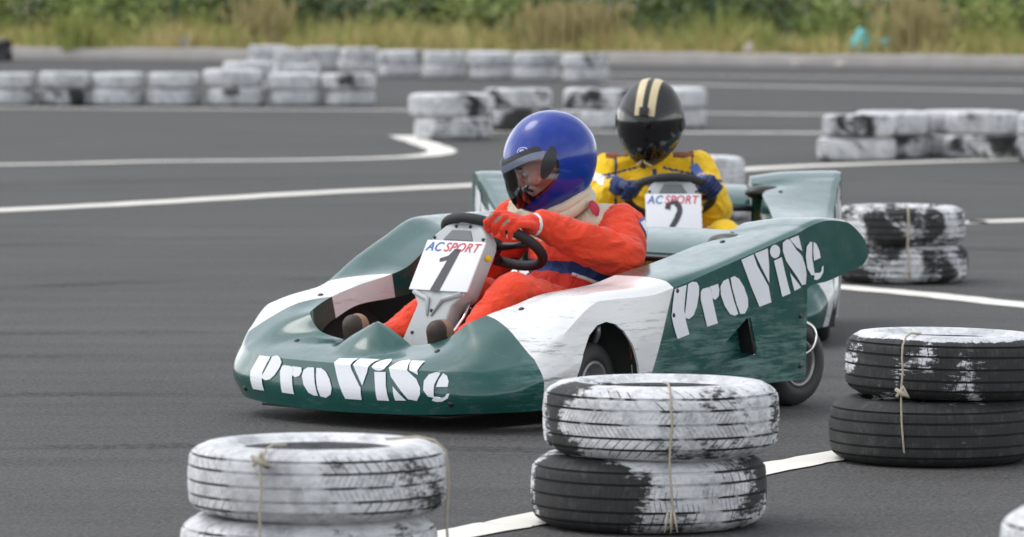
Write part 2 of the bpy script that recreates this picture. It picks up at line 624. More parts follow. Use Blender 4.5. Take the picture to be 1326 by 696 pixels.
_t = NT('rubber_mark')
_v = _t.coord()
_b = _t.pbr((.022, .022, .022), .8, spec=.1)
_tr = _t.n('ShaderNodeBsdfTransparent')
_mx = _t.n('ShaderNodeMixShader')
_t.l(_t.math('MULTIPLY', _t.ramp(_t.noise(_v, 1.3, 3), .35, .7), _t.ramp(_t.noise(_v, 30, 4, .75), .42, .66, 0, .62)), _mx.inputs[0])
_t.l(_tr.outputs[0], _mx.inputs[1])
_t.l(_t.b.outputs[0], _mx.inputs[2])
_t.l(_mx.outputs[0], _t.out.inputs['Surface'])
M['skid'] = _b
for pts_, w_ in (([(-4, 17.2), (-2.2, 17.9), (-.8, 18.0), (.6, 17.4)], .20), ([(-4, 18.4), (-2.2, 19.1), (-.7, 19.2), (.8, 18.5)], .20), ([(-3.2, 13.6), (-1.7, 14.35), (-.5, 14.5), (.8, 14.1)], .16),
                 ([(-3, 21.5), (-1.2, 22.6), (.8, 22.4), (2.4, 21.3)], .24), ([(-3.5, 25), (-1.5, 26.2), (.5, 26.3), (2.6, 25)], .24), ([(.9, 16.9), (1.7, 17.6), (3, 17.9)], .2), ([(-2.6, 15.8), (-1.6, 16.3), (-.6, 16.2)], .16),
                 ([(-4.4, 32), (-1.8, 34.2), (1, 34.6), (4, 33)], .3), ([(.3, 11.4), (.9, 11.9), (1.7, 12.1)], .14)):
    skid(pts_, w_)


def kerb_y(x):
    return 81.8 - .59 * x


vs, fs = [], []
xs = np.linspace(-26, 26, 120)
for i, x in enumerate(xs):
    y = kerb_y(x)
    j = .012 * math.sin(i * 2.3) + .01 * math.sin(i * .7)
    for q in ((x, y - .02, -.02), (x, y, .15 + j), (x + .01, y + .05, .19 + j), (x + .1, y + .32, .20 + j), (x + .1, y + .34, -.02)):
        vs.append(q)
    if i:
        for k in range(4):
            a = (i - 1) * 5 + k
            fs.append((a, a + 1, a + 6, a + 5))
obj('kerb', mesh('kerb', vs, fs, M['concrete']), kind='structure')
me = mesh('verge', [(-400, kerb_y(-400) + .33, .15), (26, kerb_y(26) + .33, .15), (400, kerb_y(26) + .33, .15), (400, 1400, .15), (-400, 1400, .15)],
          [(0, 1, 2, 3, 4)], M['soil'], False)
obj('verge', me, kind='structure')

# ------------------------------------------------------------------ vegetation
def blades(n, xr, dr, hr, wid, lean=.35, dens=None):
    vs, fs = [], []
    made = 0
    while made < n:
        x = random.uniform(*xr)
        d = random.uniform(*dr)
        if dens and random.random() > dens(x, d):
            continue
        made += 1
        y = kerb_y(x) + d
        h = random.uniform(*hr) * max(.22, .62 + .75 * noise.noise(Vector((x * .75, d * .35, hr[1] * 9))) + .35 * noise.noise(Vector((x * 2.3, d, hr[0] * 7))))
        a = random.uniform(0, 6.28)
        dx, dy = math.cos(a), math.sin(a)
        lx, ly = random.gauss(0, lean) * h, random.gauss(0, lean) * h
        b = len(vs)
        w_ = wid * random.uniform(.6, 1.4)
        vs += [(x - dx * w_, y - dy * w_, .1), (x + dx * w_, y + dy * w_, .1),
               (x + lx * .4 + dx * w_ * .7, y + ly * .4 + dy * w_ * .7, .1 + h * .6), (x + lx * .4 - dx * w_ * .7, y + ly * .4 - dy * w_ * .7, .1 + h * .6),
               (x + lx, y + ly, .1 + h)]
        fs += [(b, b + 1, b + 2, b + 3), (b + 3, b + 2, b + 4)]
    return vs, fs


v_, f_ = blades(21000, (-17, 17), (.25, 5.0), (.14, .78), .012, .4)
obj('dry_grass', mesh('dry_grass', v_, f_, M['grass_dry'], False), kind='stuff', label='dry yellow grass along the far kerb', cat='grass')
v_, f_ = blades(15000, (-17, 17), (.6, 6), (.25, .85), .016, .35, lambda x, d: .45 + .55 * math.sin(x * 1.15 + 1) ** 2)
obj('green_weeds', mesh('green_weeds', v_, f_, M['grass_green'], False), kind='stuff', label='green weeds growing through the dry verge grass', cat='grass')


def leaf_cloud(centres, per, size, vs, fs, squash=1.0):
    for (cx, cy, cz, rx, rz) in centres:
        for _ in range(int(per * rx * rx * 6)):
            u = Vector((random.gauss(0, 1), random.gauss(0, 1), random.gauss(0, 1)))
            u.normalize()
            r = random.random() ** .4
            p = Vector((cx + u.x * rx * r, cy + u.y * rx * r, cz + u.z * rz * r))
            if p.z < .12:
                p.z = .12 + random.random() * .3
            a = Vector((random.gauss(0, 1), random.gauss(0, 1), random.gauss(0, .6))).normalized()
            b_ = a.cross(Vector((random.gauss(0, 1), random.gauss(0, 1), random.gauss(0, 1)))).normalized()
            s = size * random.uniform(.6, 1.5)
            b = len(vs)
            vs += [p - a * s, p + b_ * s * .5, p + a * s, p - b_ * s * .5]
            fs.append((b, b + 1, b + 2, b + 3))


cs = []
for i in range(78):
    x = -17 + 34 * i / 77 + random.uniform(-.3, .3)
    d = random.uniform(5.5, 9)
    r = random.uniform(.7, 1.25)
    cs.append((x, kerb_y(x) + d, random.uniform(.4, .9), r, r * random.uniform(.6, 1.0)))
    cs.append((x + random.uniform(-.4, .4), kerb_y(x) + d + random.uniform(1, 2.5), random.uniform(1.6, 2.8), r * 1.2, r * 1.2))
v_, f_ = [], []
leaf_cloud(cs, 62, .085, v_, f_)
obj('thicket', mesh('thicket', v_, f_, M['leaf'], False), kind='stuff', label='dark green thicket beyond the verge', cat='thicket')
cs = []
for i in range(44):
    x = random.uniform(-16, 16)
    if math.sin(x * .9 + 2.) < -.45:
        continue
    d = random.uniform(3.2, 6)
    r = random.uniform(.35, .75)
    cs.append((x, kerb_y(x) + d, random.uniform(.3, .8), r, r * 1.1))
v_, f_ = [], []
leaf_cloud(cs, 110, .065, v_, f_)
obj('brambles', mesh('brambles', v_, f_, M['leaf_light'], False), kind='stuff', label='lighter green brambles in front of the thicket', cat='brambles')


def tuft(x, d, n, h, spread, mat, label, cat, name):
    vs, fs = [], []
    for _ in range(n):
        a = random.uniform(0, 6.28)
        r = random.random() * spread * .35
        hh = h * random.uniform(.55, 1.05)
        le = random.gauss(0, .28) * hh
        bx, by = math.cos(a) * r, math.sin(a) * r * .6
        dx, dy = math.cos(a), math.sin(a)
        w_ = random.uniform(.008, .018)
        tip = random.random() < .6
        b = len(vs)
        vs += [(bx - dy * w_, by + dx * w_, 0), (bx + dy * w_, by - dx * w_, 0),
               (bx + dx * le * .5 + dy * w_, by + dy * le * .5 - dx * w_, hh * .7), (bx + dx * le * .5 - dy * w_, by + dy * le * .5 + dx * w_, hh * .7),
               (bx + dx * le, by + dy * le, hh)]
        fs += [(b, b + 1, b + 2, b + 3), (b + 3, b + 2, b + 4)]
        if tip:
            b = len(vs)
            c = Vector((bx + dx * le * .8, by + dy * le * .8, hh * .92))
            vs += [c + Vector((-.03, 0, -.09)), c + Vector((.03, 0, -.09)), c + Vector((.02, .01, .1)), c + Vector((-.02, 0, .1))]
            fs.append((b, b + 1, b + 2, b + 3))
    o = obj(name, mesh(name, vs, fs, mat, False), label=label, cat=cat)
    o.location = (x, kerb_y(x) + d, .14)
    return o


tuft(.95, 1.6, 420, .85, 2.6, M['straw'], 'broad straw coloured grass tussock behind the row of five white stacks', 'grass tussock', 'grass_tussock')
tuft(-4.3, 1.8, 260, .9, 1.6, M['straw'], 'tall dry pinkish grass tussock behind the stepped white tyre stacks', 'grass tussock', 'grass_tussock')
tuft(6.4, 1.3, 260, .95, 2.0, M['straw'], 'tall dry grass tussock right of the turquoise bag', 'grass tussock', 'grass_tussock')
tuft(-7.6, .2, 220, .55, .9, M['grass_green'], 'olive weed spilling down over the kerb at far left', 'weed', 'weed')

for x, d, lab in ((-6.0, 3.0, 'dark green fence post above the grey block'), (3.35, 3.0, 'dark green fence post behind the black helmet')):
    b = MB()
    b.tube([(0, 0, -.1), (0, 0, 2.0)], .045, 10)
    b.box((0, 0, 2.01), (.11, .11, .025))
    o = b.build('fence_post', M['post'], label=lab, cat='fence post', group='posts in the verge')
    o.location = (x, kerb_y(x) + d, .15)


def rock(name, loc, size, mat, label, cat, seed=1, rough=.22):
    bm = bmesh.new()
    bmesh.ops.create_icosphere(bm, subdivisions=3, radius=1)
    r = random.Random(seed)
    ph = [r.uniform(0, 6) for _ in range(6)]
    for v in bm.verts:
        k = 1 + rough * (math.sin(v.co.x * 3.1 + ph[0]) + math.sin(v.co.y * 4 + ph[1]) + math.sin(v.co.z * 3.6 + ph[2])) * .6
        k += rough * .4 * math.sin(v.co.x * 9 + ph[3]) * math.sin(v.co.y * 8 + ph[4])
        v.co *= k
        v.co.x *= size[0]
        v.co.y *= size[1]
        v.co.z *= size[2]
    m_ = bpy.data.meshes.new(name)
    bm.to_mesh(m_)
    bm.free()
    m_.materials.append(mat)
    m_.polygons.foreach_set('use_smooth', [True] * len(m_.polygons))
    o = obj(name, m_, label=label, cat=cat)
    o.location = loc
    return o


def ky(x, d):
    return (x, kerb_y(x) + d)


rock('plastic_bag', (*ky(5.62, 1.2), .36), (.17, .15, .22), M['bag'], 'crumpled turquoise plastic bag standing in the verge grass', 'plastic bag', 3, .3)
rock('plastic_bag', (*ky(6.10, 1.3), .34), (.17, .12, .10), M['bag'], 'small flattened turquoise plastic bag right of the taller one', 'plastic bag', 9, .3)
rock('stone', (*ky(3.85, .8), .24), (.12, .1, .12), M['stone'], 'rounded pale stone in the verge grass left of the bags', 'stone', 4)
rock('stone', (*ky(4.55, -.3), .04), (.11, .09, .07), M['stone'], 'pale stone lying on the asphalt below the kerb', 'stone', 5)
rock('stone', (*ky(5.2, -.35), .04), (.08, .07, .06), M['stone'], 'small pale stone below the kerb right of the other', 'stone', 6)
b = MB()
b.box((0, 0, .13), (.22, .2, .26))
o = b.build('concrete_block', M['concrete'], bevel=.02, label='grey concrete block in the verge at the foot of the left post', cat='concrete block')
o.location = (*ky(-5.65, .7), .14)

# ------------------------------------------------------------------ tyres
def tyre_mesh(name, R=.29, W=.18, seg=96, grooves=True, flat=.82):
    hw = W / 2
    tr = hw * flat
    Rb = R * .635
    prof = []           # (r, z, v)
    gro = (.0, .45, .82)
    # outer tread, bottom to top, with cut grooves
    zs = []
    for i in range(41):
        v = -1 + 2 * i / 40
        zs.append(v)
    for c in gro:
        for s in ((-1, 1) if c else (1,)):
            for e in (-.045, -.03, .03, .045):
                zs.append(s * c + e)
    zs = sorted(zs)
    for v in zs:
        r = R - .007 * v * v - .014 * (max(0, abs(v) - .7) / .3) ** 2
        if grooves and any(abs(abs(v) - c) < .031 for c in gro):
            r -= .007
        prof.append((r, v * tr, v))
    shoulder = [(R - .031, tr + (hw - tr) * .34, 1.12), (R - .040, tr + (hw - tr) * .72, 1.25), (R - .058, hw * .985, 1.45), (R * .74, hw, 1.8), (R * .69, hw * .965, 2.2), (Rb + .008, hw * .86, 2.6), (Rb - .006, hw * .78, 2.8)]
    inner = [(Rb + .004, hw * .70, 3), (R * .78, hw * .86, 3.3), (R * .9, hw * .6, 3.6), (R * .935, 0, 4)]
    top = shoulder + inner
    full = [(r, -z, -v) for r, z, v in reversed(top[:-1])] + prof + top
    L = len(full)
    vs, fs, uv = [], [], []
    for k in range(seg):
        a = 2 * math.pi * k / seg
        for r, z, v in full:
            vs.append((r * math.cos(a), r * math.sin(a), z + hw))
    for k in range(seg):
        k2 = (k + 1) % seg
        for i in range(L - 1):
            fs.append((k * L + i, k2 * L + i, k2 * L + i + 1, k * L + i + 1))
            for (kk, ii) in ((k, i), (k + 1, i), (k + 1, i + 1), (k, i + 1)):
                uv.append((kk / seg, full[ii][2]))
        # close the inner shell
        fs.append((k * L + L - 1, k2 * L + L - 1, k2 * L, k * L))
        uv += [(k / seg, 4)] * 4
    me = mesh(name, vs, fs, M['tyre'])
    ul = me.uv_layers.new(name='UVMap')
    ul.data.foreach_set('uv', [c for q in uv for c in q])
    bm = bmesh.new()
    bm.from_mesh(me)
    bmesh.ops.recalc_face_normals(bm, faces=bm.faces)
    bm.to_mesh(me)
    bm.free()
    me.set_sharp_from_angle(angle=rad(50))
    return me


TY_NEAR = tyre_mesh('tyre', .29, .18, 128)
TY_WIDE = tyre_mesh('tyre', .298, .182, 128, True, .84)
TY_TOP = tyre_mesh('tyre', .29, .160, 128, True, .86)
TY_MID = tyre_mesh('tyre', .302, .172, 96)
TY_FAR = tyre_mesh('tyre', .30, .18, 48, True, .89)
TY_BIG = tyre_mesh('tyre', .345, .195, 48, True, .87)
TY_W = {TY_MID: .172, TY_NEAR: .18, TY_WIDE: .182, TY_TOP: .16, TY_FAR: .18, TY_BIG: .195}
seedc = [0.0]


def tyre(me, x, y, z, rz, paint, label, group, tread=1.0, tilt=(0, 0), seed=None, scale=1.0, side=.12):
    o = obj('tyre', me, label=label, cat='tyre', group=group)
    o.location = (x, y, z)
    o.rotation_euler = (tilt[0], tilt[1], rz)
    if scale != 1.0:
        o.scale = (scale, scale, scale)
    seedc[0] += 1.37
    o['seed'] = float(seed if seed is not None else seedc[0])
    o['paint'] = float(paint)
    o['tread'] = float(tread)
    o['side'] = float(side)
    return o


NEARG = 'tyres of the stacks in the foreground'
# nearest left stack
tyre(TY_NEAR, -.455, 11.02, .001, .3, .66, 'white painted tyre cut off by the bottom edge, under the nearest left tyre', NEARG, 1.0, seed=2.2)
tyre(TY_TOP, -.435, 11.0, .183, 1.1, .76, 'mostly white tyre with slanted tread cuts on top of the nearest left stack', NEARG, 1.6, (.0, .004), seed=5.1, side=.5)
# middle stack
tyre(TY_WIDE, .345, 12.42, .001, -.22, .48, 'half painted black and white tyre at the bottom of the middle foreground stack', NEARG, .6, seed=9.4)
tyre(TY_WIDE, .375, 12.40, .184, 1.42, .60, 'patchy white tyre with herringbone tread on top of the middle foreground stack', NEARG, 2.6, (.0, .006), seed=14.2)
# right stack
tyre(TY_WIDE, 1.205, 14.1, .001, .9, .14, 'nearly bare black ribbed tyre at the bottom of the right foreground stack', NEARG, .2, seed=3.3)
tyre(TY_WIDE, 1.25, 14.12, .184, 2.6, .27, 'black tyre with white painted rim edge on top of the right foreground stack', NEARG, .2, (.02, -.012), seed=21.3, side=1.0)
# corner tyre
tyre(TY_NEAR, 1.235, 9.45, .001, .9, .9, 'lower white tyre almost wholly cut off at the bottom right corner', NEARG, 1.0)
tyre(TY_NEAR, 1.225, 9.42, .183, .4, .96, 'white tyre just showing at the bottom right corner of the photo', NEARG, 1.0)
# paired stack on the right behind the karts
tyre(TY_MID, 1.778, 22.5, .001, 2.6, .47, 'lower black and white tyre of the stack beside the green rear wing', 'tyres of the stack behind the karts', 1.0, seed=33.1)
tyre(TY_MID, 1.765, 22.5, .174, 1.6, .47, 'upper black and white tyre of the stack beside the green rear wing', 'tyres of the stack behind the karts', 1.4, seed=36.7)
tyre(TY_FAR, 1.05, 28.4, .001, .1, .9, 'lower white tyre partly hidden behind the yellow driver and rear bar', 'tyres of the stack hidden by the yellow driver', 1)
tyre(TY_FAR, 1.04, 28.42, .182, 2.1, .9, 'upper white tyre partly hidden behind the yellow driver and rear bar', 'tyres of the stack hidden by the yellow driver', 1)


def stack(px, D, names, group, paints, me=TY_FAR, scale=1.0, dx=(0, 0, 0)):
    """one stack standing at distance D; names for lower and upper tyre"""
    x = (px - CX) / F * D
    z = .001
    for i, nm in enumerate(names):
        k = scale * random.uniform(.955, 1.04)
        tyre(me, x + dx[i] + random.uniform(-.028, .028), D + random.uniform(-.03, .03), z, random.uniform(0, 6), paints[i], nm, group, random.choice((.5, 1, 1.8)), (random.uniform(-.014, .014) * i, random.uniform(-.026, .026) * i), scale=k)
        z += TY_W[me] * k + .002


row = 'tyres of the long far row at left'
ords = ['first', 'second', 'third', 'fourth', 'fifth', 'sixth', 'seventh']
pA = [(.95, .95), (.58, .76), (.98, 1.0), (1.0, .96), (.80, .80), (.98, .94), (.92, .80)]
for i, px in enumerate((11, 83, 154, 225, 305, 382, 454)):
    where = f'{ords[i]} stack from the left in the long far row'
    stack(px, 54.4 - .05 * i, [f'lower white tyre of the {where}', f'upper white tyre of the {where}'], row, pA[i], scale=1.0 if px != 305 else 1.08)
gB = 'tyres of the stepped stacks behind the long row'
for px, D, nm in ((318, 61.0, 'leftmost lower stack'), (384, 60.2, 'right lower stack'), (347, 76.5, 'leftmost taller stack'), (378, 74, 'second taller stack'), (418, 75, 'third taller stack'), (464, 74.5, 'rightmost taller stack')):
    stack(px, D, [f'lower tyre of the {nm} in the stepped group behind the long row', f'upper tyre of the {nm} in the stepped group behind the long row'], gB, (.92, .97 if px < 400 else .78))
gC = 'tyres of the row of five far stacks'
for i, (px, D) in enumerate(((517, 70.5), (576, 69.6), (635, 69), (696, 68.3), (760, 67))):
    nm = f'{ords[i]} of the five stacks in front of the yellow grass'
    stack(px, D, [f'lower white tyre of the {nm}', f'upper white tyre of the {nm}'], gC, (.92, .76 if i in (0, 3, 4) else .95), scale=1.04)
gD = 'tyres of the middle cluster behind the helmets'
stack(584, 42.8, ['big white lower tyre of the bulky stack beside the hooked line', 'big patchy upper tyre of the bulky stack beside the hooked line'], gD, (.84, .66), TY_BIG, 1.0, (0, -.0, 0))
stack(672, 45.2, ['dark lower tyre of the stack just left of the blue helmet', 'patchy upper tyre of the stack just left of the blue helmet'], gD, (.46, .60), TY_BIG, .98)
stack(775, 45.4, ['lower tyre of the stack between the two helmets', 'darker upper tyre of the stack between the two helmets'], gD, (.74, .50), TY_BIG, .96)
stack(871, 46, ['lower white tyre of the stack just right of the black helmet', 'upper white tyre of the stack just right of the black helmet'], gD, (1.0, 1.0), TY_BIG, .95)
gE = 'tyres of the right far group'
for px, D, nm, pp in ((1117, 37.6, 'leftmost stack in the right far group', (.84, .58)), (1158, 38.25, 'second stack in the right far group', (.56, .80)),
                      (1236, 38.8, 'third stack in the right far group', (.72, .92)), (1276, 38.1, 'fourth stack in the right far group', (.54, .78)), (1368, 37.6, 'rightmost stack in the right far group, cut off by the frame', (.6, .7))):
    stack(px, D, [f'lower tyre of the {nm}', f'upper tyre of the {nm}'], gE, pp, scale=1.0, dx=(-.02, .0, 0))
gF = 'unpainted tyres at the far left edge'
stack(-6, 84.2, ['lower dark unpainted tyre at the far left edge', 'upper dark unpainted tyre at the far left edge'], gF, (.12, .05), scale=1.02)


# tie cords round the near stacks
def knot(b, p, r=.012):
    p = Vector(p)
    b.tube([p + Vector((-.018, -.008, .012)), p + Vector((0, -.014, 0)), p + Vector((.016, -.008, -.012)), p + Vector((.004, -.002, .016)), p + Vector((-.014, -.01, -.01))], [r * .6, r, r, r * .9, r * .6], 8)


def cord(cx, cy, R0, R1, W_, ang, label, k=None, tail=0, r=.0030):
    """down the outside of a two-tyre stack at angle ang (from -Y towards +X)"""
    def q(R_, z, da=0.0):
        a = ang + da
        return (cx + R_ * math.sin(a), cy - R_ * math.cos(a), z)
    pts = [q(R1 * .55, 2 * W_ + .006), q(R1 * .8, 2 * W_ + .012), q(R1 - .022, 2 * W_ + .005), q(R1 + .004, 2 * W_ - .018), q(R1 + .009, 2 * W_ - .05), q(R1 + .010, W_ * 1.5, .01), q(R1 + .009, W_ + .05, -.005),
           q(max(R0, R1) + .006, W_, -.01), q(R0 + .009, W_ - .05, .0), q(R0 + .010, W_ * .5, .012), q(R0 + .006, .05, .02), q(R0 - .035, .007, .02)]
    b = MB()
    b.tube(pts, r, 8)
    if k is not None:
        knot(b, q(R1 + .012, k), .008)
    for j in range(tail):
        p = Vector(q(R0 + .01, .05))
        b.tube([p, p + Vector((.008 * (j - 1), -.010, .012)), p + Vector((.012 * (j - 1), -.012, -.012)), p + Vector((.016 * (j - 1), -.010, -.035))], [.0045, .004, .003, .0018], 6)
    return b.build('tie_cord', M['cord'], label=label, cat='cord', group='cords tying the foreground stacks')


c1 = cord(-.44, 11.0, .29, .29, .1715, -.37, 'thin pale cord with a frayed knot over the nearest left tyres', .325)
cord(-.44, 11.0, .29, .29, .1715, 1.45, 'loose cord hanging at the right side of the nearest left tyres')
cord(.36, 12.41, .298, .300, .183, .10, 'pale cord with frayed knot low on the middle foreground stack', None, 3)
cord(1.228, 14.1, .300, .300, .183, -.45, 'knotted cord down the front of the right foreground stack', .215)
cord(1.77, 22.5, .302, .302, .173, .04, 'cord tying the stack beside the green rear wing', None, 1, .005)

# ------------------------------------------------------------------ kart bodywork
def pchip(x, y, xn):
    x = np.asarray(x, float)
    y = np.asarray(y, float)
    h = np.diff(x)
    d = np.diff(y) / h
    m = np.zeros_like(y)
    for i in range(1, len(x) - 1):
        if d[i - 1] * d[i] > 0:
            w1, w2 = 2 * h[i] + h[i - 1], h[i] + 2 * h[i - 1]
            m[i] = (w1 + w2) / (w1 / d[i - 1] + w2 / d[i])
    m[0], m[-1] = d[0], d[-1]
    if len(x) == 2:
        m[:] = d[0]
    k = np.clip(np.searchsorted(x, xn, side='right') - 1, 0, len(h) - 1)
    t = (xn - x[k]) / h[k]
    t2, t3 = t * t, t * t * t
    return (2 * t3 - 3 * t2 + 1) * y[k] + (t3 - 2 * t2 + t) * h[k] * m[k] + (-2 * t3 + 3 * t2) * y[k + 1] + (t3 - t2) * h[k] * m[k + 1]


def side_stations(flare, tall, wedge=True):
    """left half from rear to front; nodes outer bottom .. outer edge .. deck .. inner lip .. inner bottom"""
    f = flare
    S = []

    def st(A, B, C, D, E_, F_, G):
        S.append((A, B, C, D, E_, F_, G))
    # rear wing end
    st((-.775, f, .478), (-.776, f, .486), (-.776, f, .495), (-.77, f - .03, .50), (-.765, .52, .50), (-.76, .40, .49), (-.76, .39, .47))
    st((-.755, f, .455), (-.758, f, .49), (-.760, f, .525), (-.755, f - .03, .532), (-.75, .52, .53), (-.745, .39, .52), (-.745, .38, .49))
    st((-.715, f, .440), (-.715, f, .50), (-.715, f, .565), (-.71, f - .03, .572), (-.70, .52, .57), (-.70, .38, .555), (-.70, .37, .50))
    st((-.66, f, .428), (-.66, f, .52), (-.66, f, .592), (-.66, f - .03, .600), (-.65, .52, .597), (-.64, .37, .580), (-.64, .36, .51))
    g = f - .01
    st((-.58, g, .405), (-.58, g, .50), (-.58, g, .600), (-.58, g - .03, .607), (-.57, .52, .604), (-.56, .365, .585), (-.56, .355, .51))
    g = f - .02
    st((-.485, g, .383), (-.485, g, .47), (-.485, g, .580), (-.485, g - .03, .588), (-.48, .51, .585), (-.47, .37, .565), (-.47, .36, .45))
    st((-.479, g, .095), (-.479, g, .33), (-.479, g, .578), (-.479, g - .03, .586), (-.474, .51, .583), (-.464, .37, .563), (-.464, .36, .40))
    g = .655 + (f - .655) * .65
    st((-.43, g, .095), (-.43, g, .32), (-.43, g, .566), (-.43, g - .03, .574), (-.43, .545, .571), (-.43, .415, .556), (-.43, .41, .42))
    g = .655 + (f - .655) * .55
    st((-.375, g, .093), (-.375, g, .31), (-.375, g, .551), (-.375, g - .03, .559), (-.375, .56, .557), (-.375, .465, .549), (-.375, .46, .42))
    g = .655 + (f - .655) * .45
    st((-.325, g, .092), (-.325, g, .305), (-.325, g, .538), (-.325, g - .03, .546), (-.325, .54, .544), (-.325, .41, .536), (-.325, .40, .43))
    g = .655 + (f - .655) * .35
    st((-.25, g, .09), (-.25, g, .30), (-.25, g, .518), (-.25, g - .03, .526), (-.25, .50, .524), (-.25, .395, .520), (-.25, .385, .44))
    st((-.02, .655, .09), (-.02, .655, .28), (-.02, .655, .458), (-.02, .625, .468), (-.02, .50, .472), (-.02, .405, .474), (-.02, .395, .40))
    st((.145, .650, .085), (.145, .650, .25), (.145, .645, .416), (.145, .61, .436), (.145, .50, .446), (.145, .405, .446), (.145, .395, .385))
    st((.26, .645, .08), (.26, .652, .24), (.26, .640, .395), (.26, .60, .418), (.26, .50, .425), (.26, .40, .420), (.26, .39, .355))
    st((.47, .64, .075), (.47, .655, .22), (.47, .625, .388), (.47, .575, .408), (.47, .48, .412), (.485, .395, .400), (.485, .385, .335))
    st((.64, .63, .07), (.65, .652, .19), (.65, .615, .340), (.635, .555, .362), (.62, .47, .372), (.60, .385, .370), (.60, .375, .30))
    st((.80, .59, .066), (.81, .615, .15), (.785, .585, .262), (.755, .53, .297), (.73, .455, .326), (.70, .365, .342), (.69, .355, .26))
    st((.90, .50, .062), (.914, .525, .13), (.890, .505, .214), (.868, .482, .236), (.815, .41, .284), (.765, .335, .318), (.755, .325, .13))
    st((.965, .36, .055), (.980, .37, .12), (.966, .362, .202), (.940, .352, .214), (.85, .315, .246), (.785, .265, .268), (.775, .26, .12))
    st((1.00, .18, .05), (1.014, .18, .11), (1.000, .18, .198), (.972, .175, .209), (.86, .155, .243), (.79, .14, .248), (.78, .14, .12))
    if not tall and wedge:
        n_ = len(S)
        for i, (cz, dz, ez, fz) in {n_ - 1: (.192, .205, .226, .246), n_ - 2: (.188, .205, .246, .270), n_ - 3: (.186, .214, .272, .318), n_ - 4: (.205, .252, .306, .346), n_ - 5: (.285, .325, .358, .372)}.items():
            a = [list(p) for p in S[i]]
            a[2][2], a[3][2], a[4][2], a[5][2] = cz, dz, ez, fz
            a[1][2] = min(a[1][2], cz - .07)
            S[i] = tuple(tuple(p) for p in a)
    if tall:
        hi = {7: .600, 8: .599, 9: .598, 10: .597, 11: .592, 12: .530, 13: .478, 14: .398}
        lo = {7: .58, 8: .58, 9: .58, 10: .575, 11: .560, 12: .500, 13: .440, 14: .395}
        for i, z in hi.items():
            a = [list(p) for p in S[i]]
            a[2][2], a[2][1] = z - .03, a[2][1] - .005
            a[3][2], a[3][1] = z, .60
            a[4][2] = (z + lo[i]) / 2 - .005
            a[5][2] = lo[i]
            a[6][2] = min(a[6][2], lo[i] - .06)
            if i == 14:
                a[2][2], a[3][2], a[4][2] = .352, .378, .39
            S[i] = tuple(tuple(p) for p in a)
    return S


def loft_body(flare, asym):
    L = side_stations(flare, False)
    R = side_stations(flare, asym, not asym)
    N = [((1.01, 0, .048), (1.024, 0, .11), (1.010, 0, .197), (.982, 0, .207), (.865, 0, .238), (.795, 0, .243), (.785, 0, .12))]
    Rm = [tuple((p[0], -p[1], p[2]) for p in s) for s in reversed(R)]
    St = np.array(L + N + Rm)                          # stations x 7 x 3
    ref = St[:, 2, :]
    t = np.concatenate([[0], np.cumsum(np.maximum(np.linalg.norm(np.diff(ref, axis=0), axis=1), .004))])
    tn = np.unique(np.round(np.concatenate([np.arange(0, t[-1], .014), t]), 5))
    keep = [tn[0]]
    for a in tn[1:]:
        if a - keep[-1] > .0025:
            keep.append(a)
    tn = np.array(keep)
    P1 = np.stack([np.stack([pchip(t, St[:, j, k], tn) for k in range(3)], -1) for j in range(7)], 1)
    sub = (6, 6, 5, 5, 6, 4)
    out = []
    for row in P1:
        s = np.concatenate([[0], np.cumsum(np.maximum(np.linalg.norm(np.diff(row, axis=0), axis=1), .004))])
        sn = []
        for j in range(6):
            sn += list(np.linspace(s[j], s[j + 1], sub[j], endpoint=False))
        sn.append(s[-1])
        sn = np.array(sn)
        i1, i2 = 12, 28                                   # outer edge, inner lip: real edges of the shell
        segs = ((0, 3, sn[:i1]), (2, 6, sn[i1:i2]), (5, 7, sn[i2:]))
        out.append(np.concatenate([np.stack([pchip(s[a:b], row[a:b, k], q) for k in range(3)], -1) for a, b, q in segs]))
    G = np.array(out)
    if not asym:
        k_ = np.clip((G[:, :, 0] - .42) / .4, 0, 1)
        G[:, :, 1] *= 1 - .13 * k_ * k_ * (3 - 2 * k_)
    # the cone between the pedals
    for i in range(G.shape[0]):
        for j in range(12, G.shape[1]):
            x, y, z = G[i, j]
            if x > .74 and abs(y) < .25 and j < 29:
                d = math.hypot((x - .81) / .13, y / .125)
                G[i, j, 2] += .074 * max(0, 1 - d) ** .9 if d < 1 else 0
    n, m = G.shape[:2]
    vs = G.reshape(-1, 3)
    fs = [(i * m + j, i * m + j + 1, (i + 1) * m + j + 1, (i + 1) * m + j) for i in range(n - 1) for j in range(m - 1)]
    return vs, fs


ARCH = [(.640, -.1), (.632, .09), (.612, .165), (.582, .235), (.545, .287), (.505, .316), (.464, .325), (.425, .316), (.388, .290), (.352, .245), (.325, .185), (.308, .10), (.302, -.1)]
SCOOP = [(.02, .152), (-.19, .306), (-.205, .305), (-.236, .20), (-.232, .188)]


def prism_y(name, out, y0, y1):
    n = len(out)
    vs = [(x, y0, z) for x, z in out] + [(x, y1, z) for x, z in out]
    fs = [tuple(range(n)), tuple(range(n, 2 * n))[::-1]] + [(i, (i + 1) % n + 0, (i + 1) % n + n, i + n) for i in range(n)]
    me = mesh(name, vs, fs, M['body'], False)
    bm = bmesh.new()
    bm.from_mesh(me)
    bmesh.ops.recalc_face_normals(bm, faces=bm.faces)
    bm.to_mesh(me)
    bm.free()
    return obj(name, me)


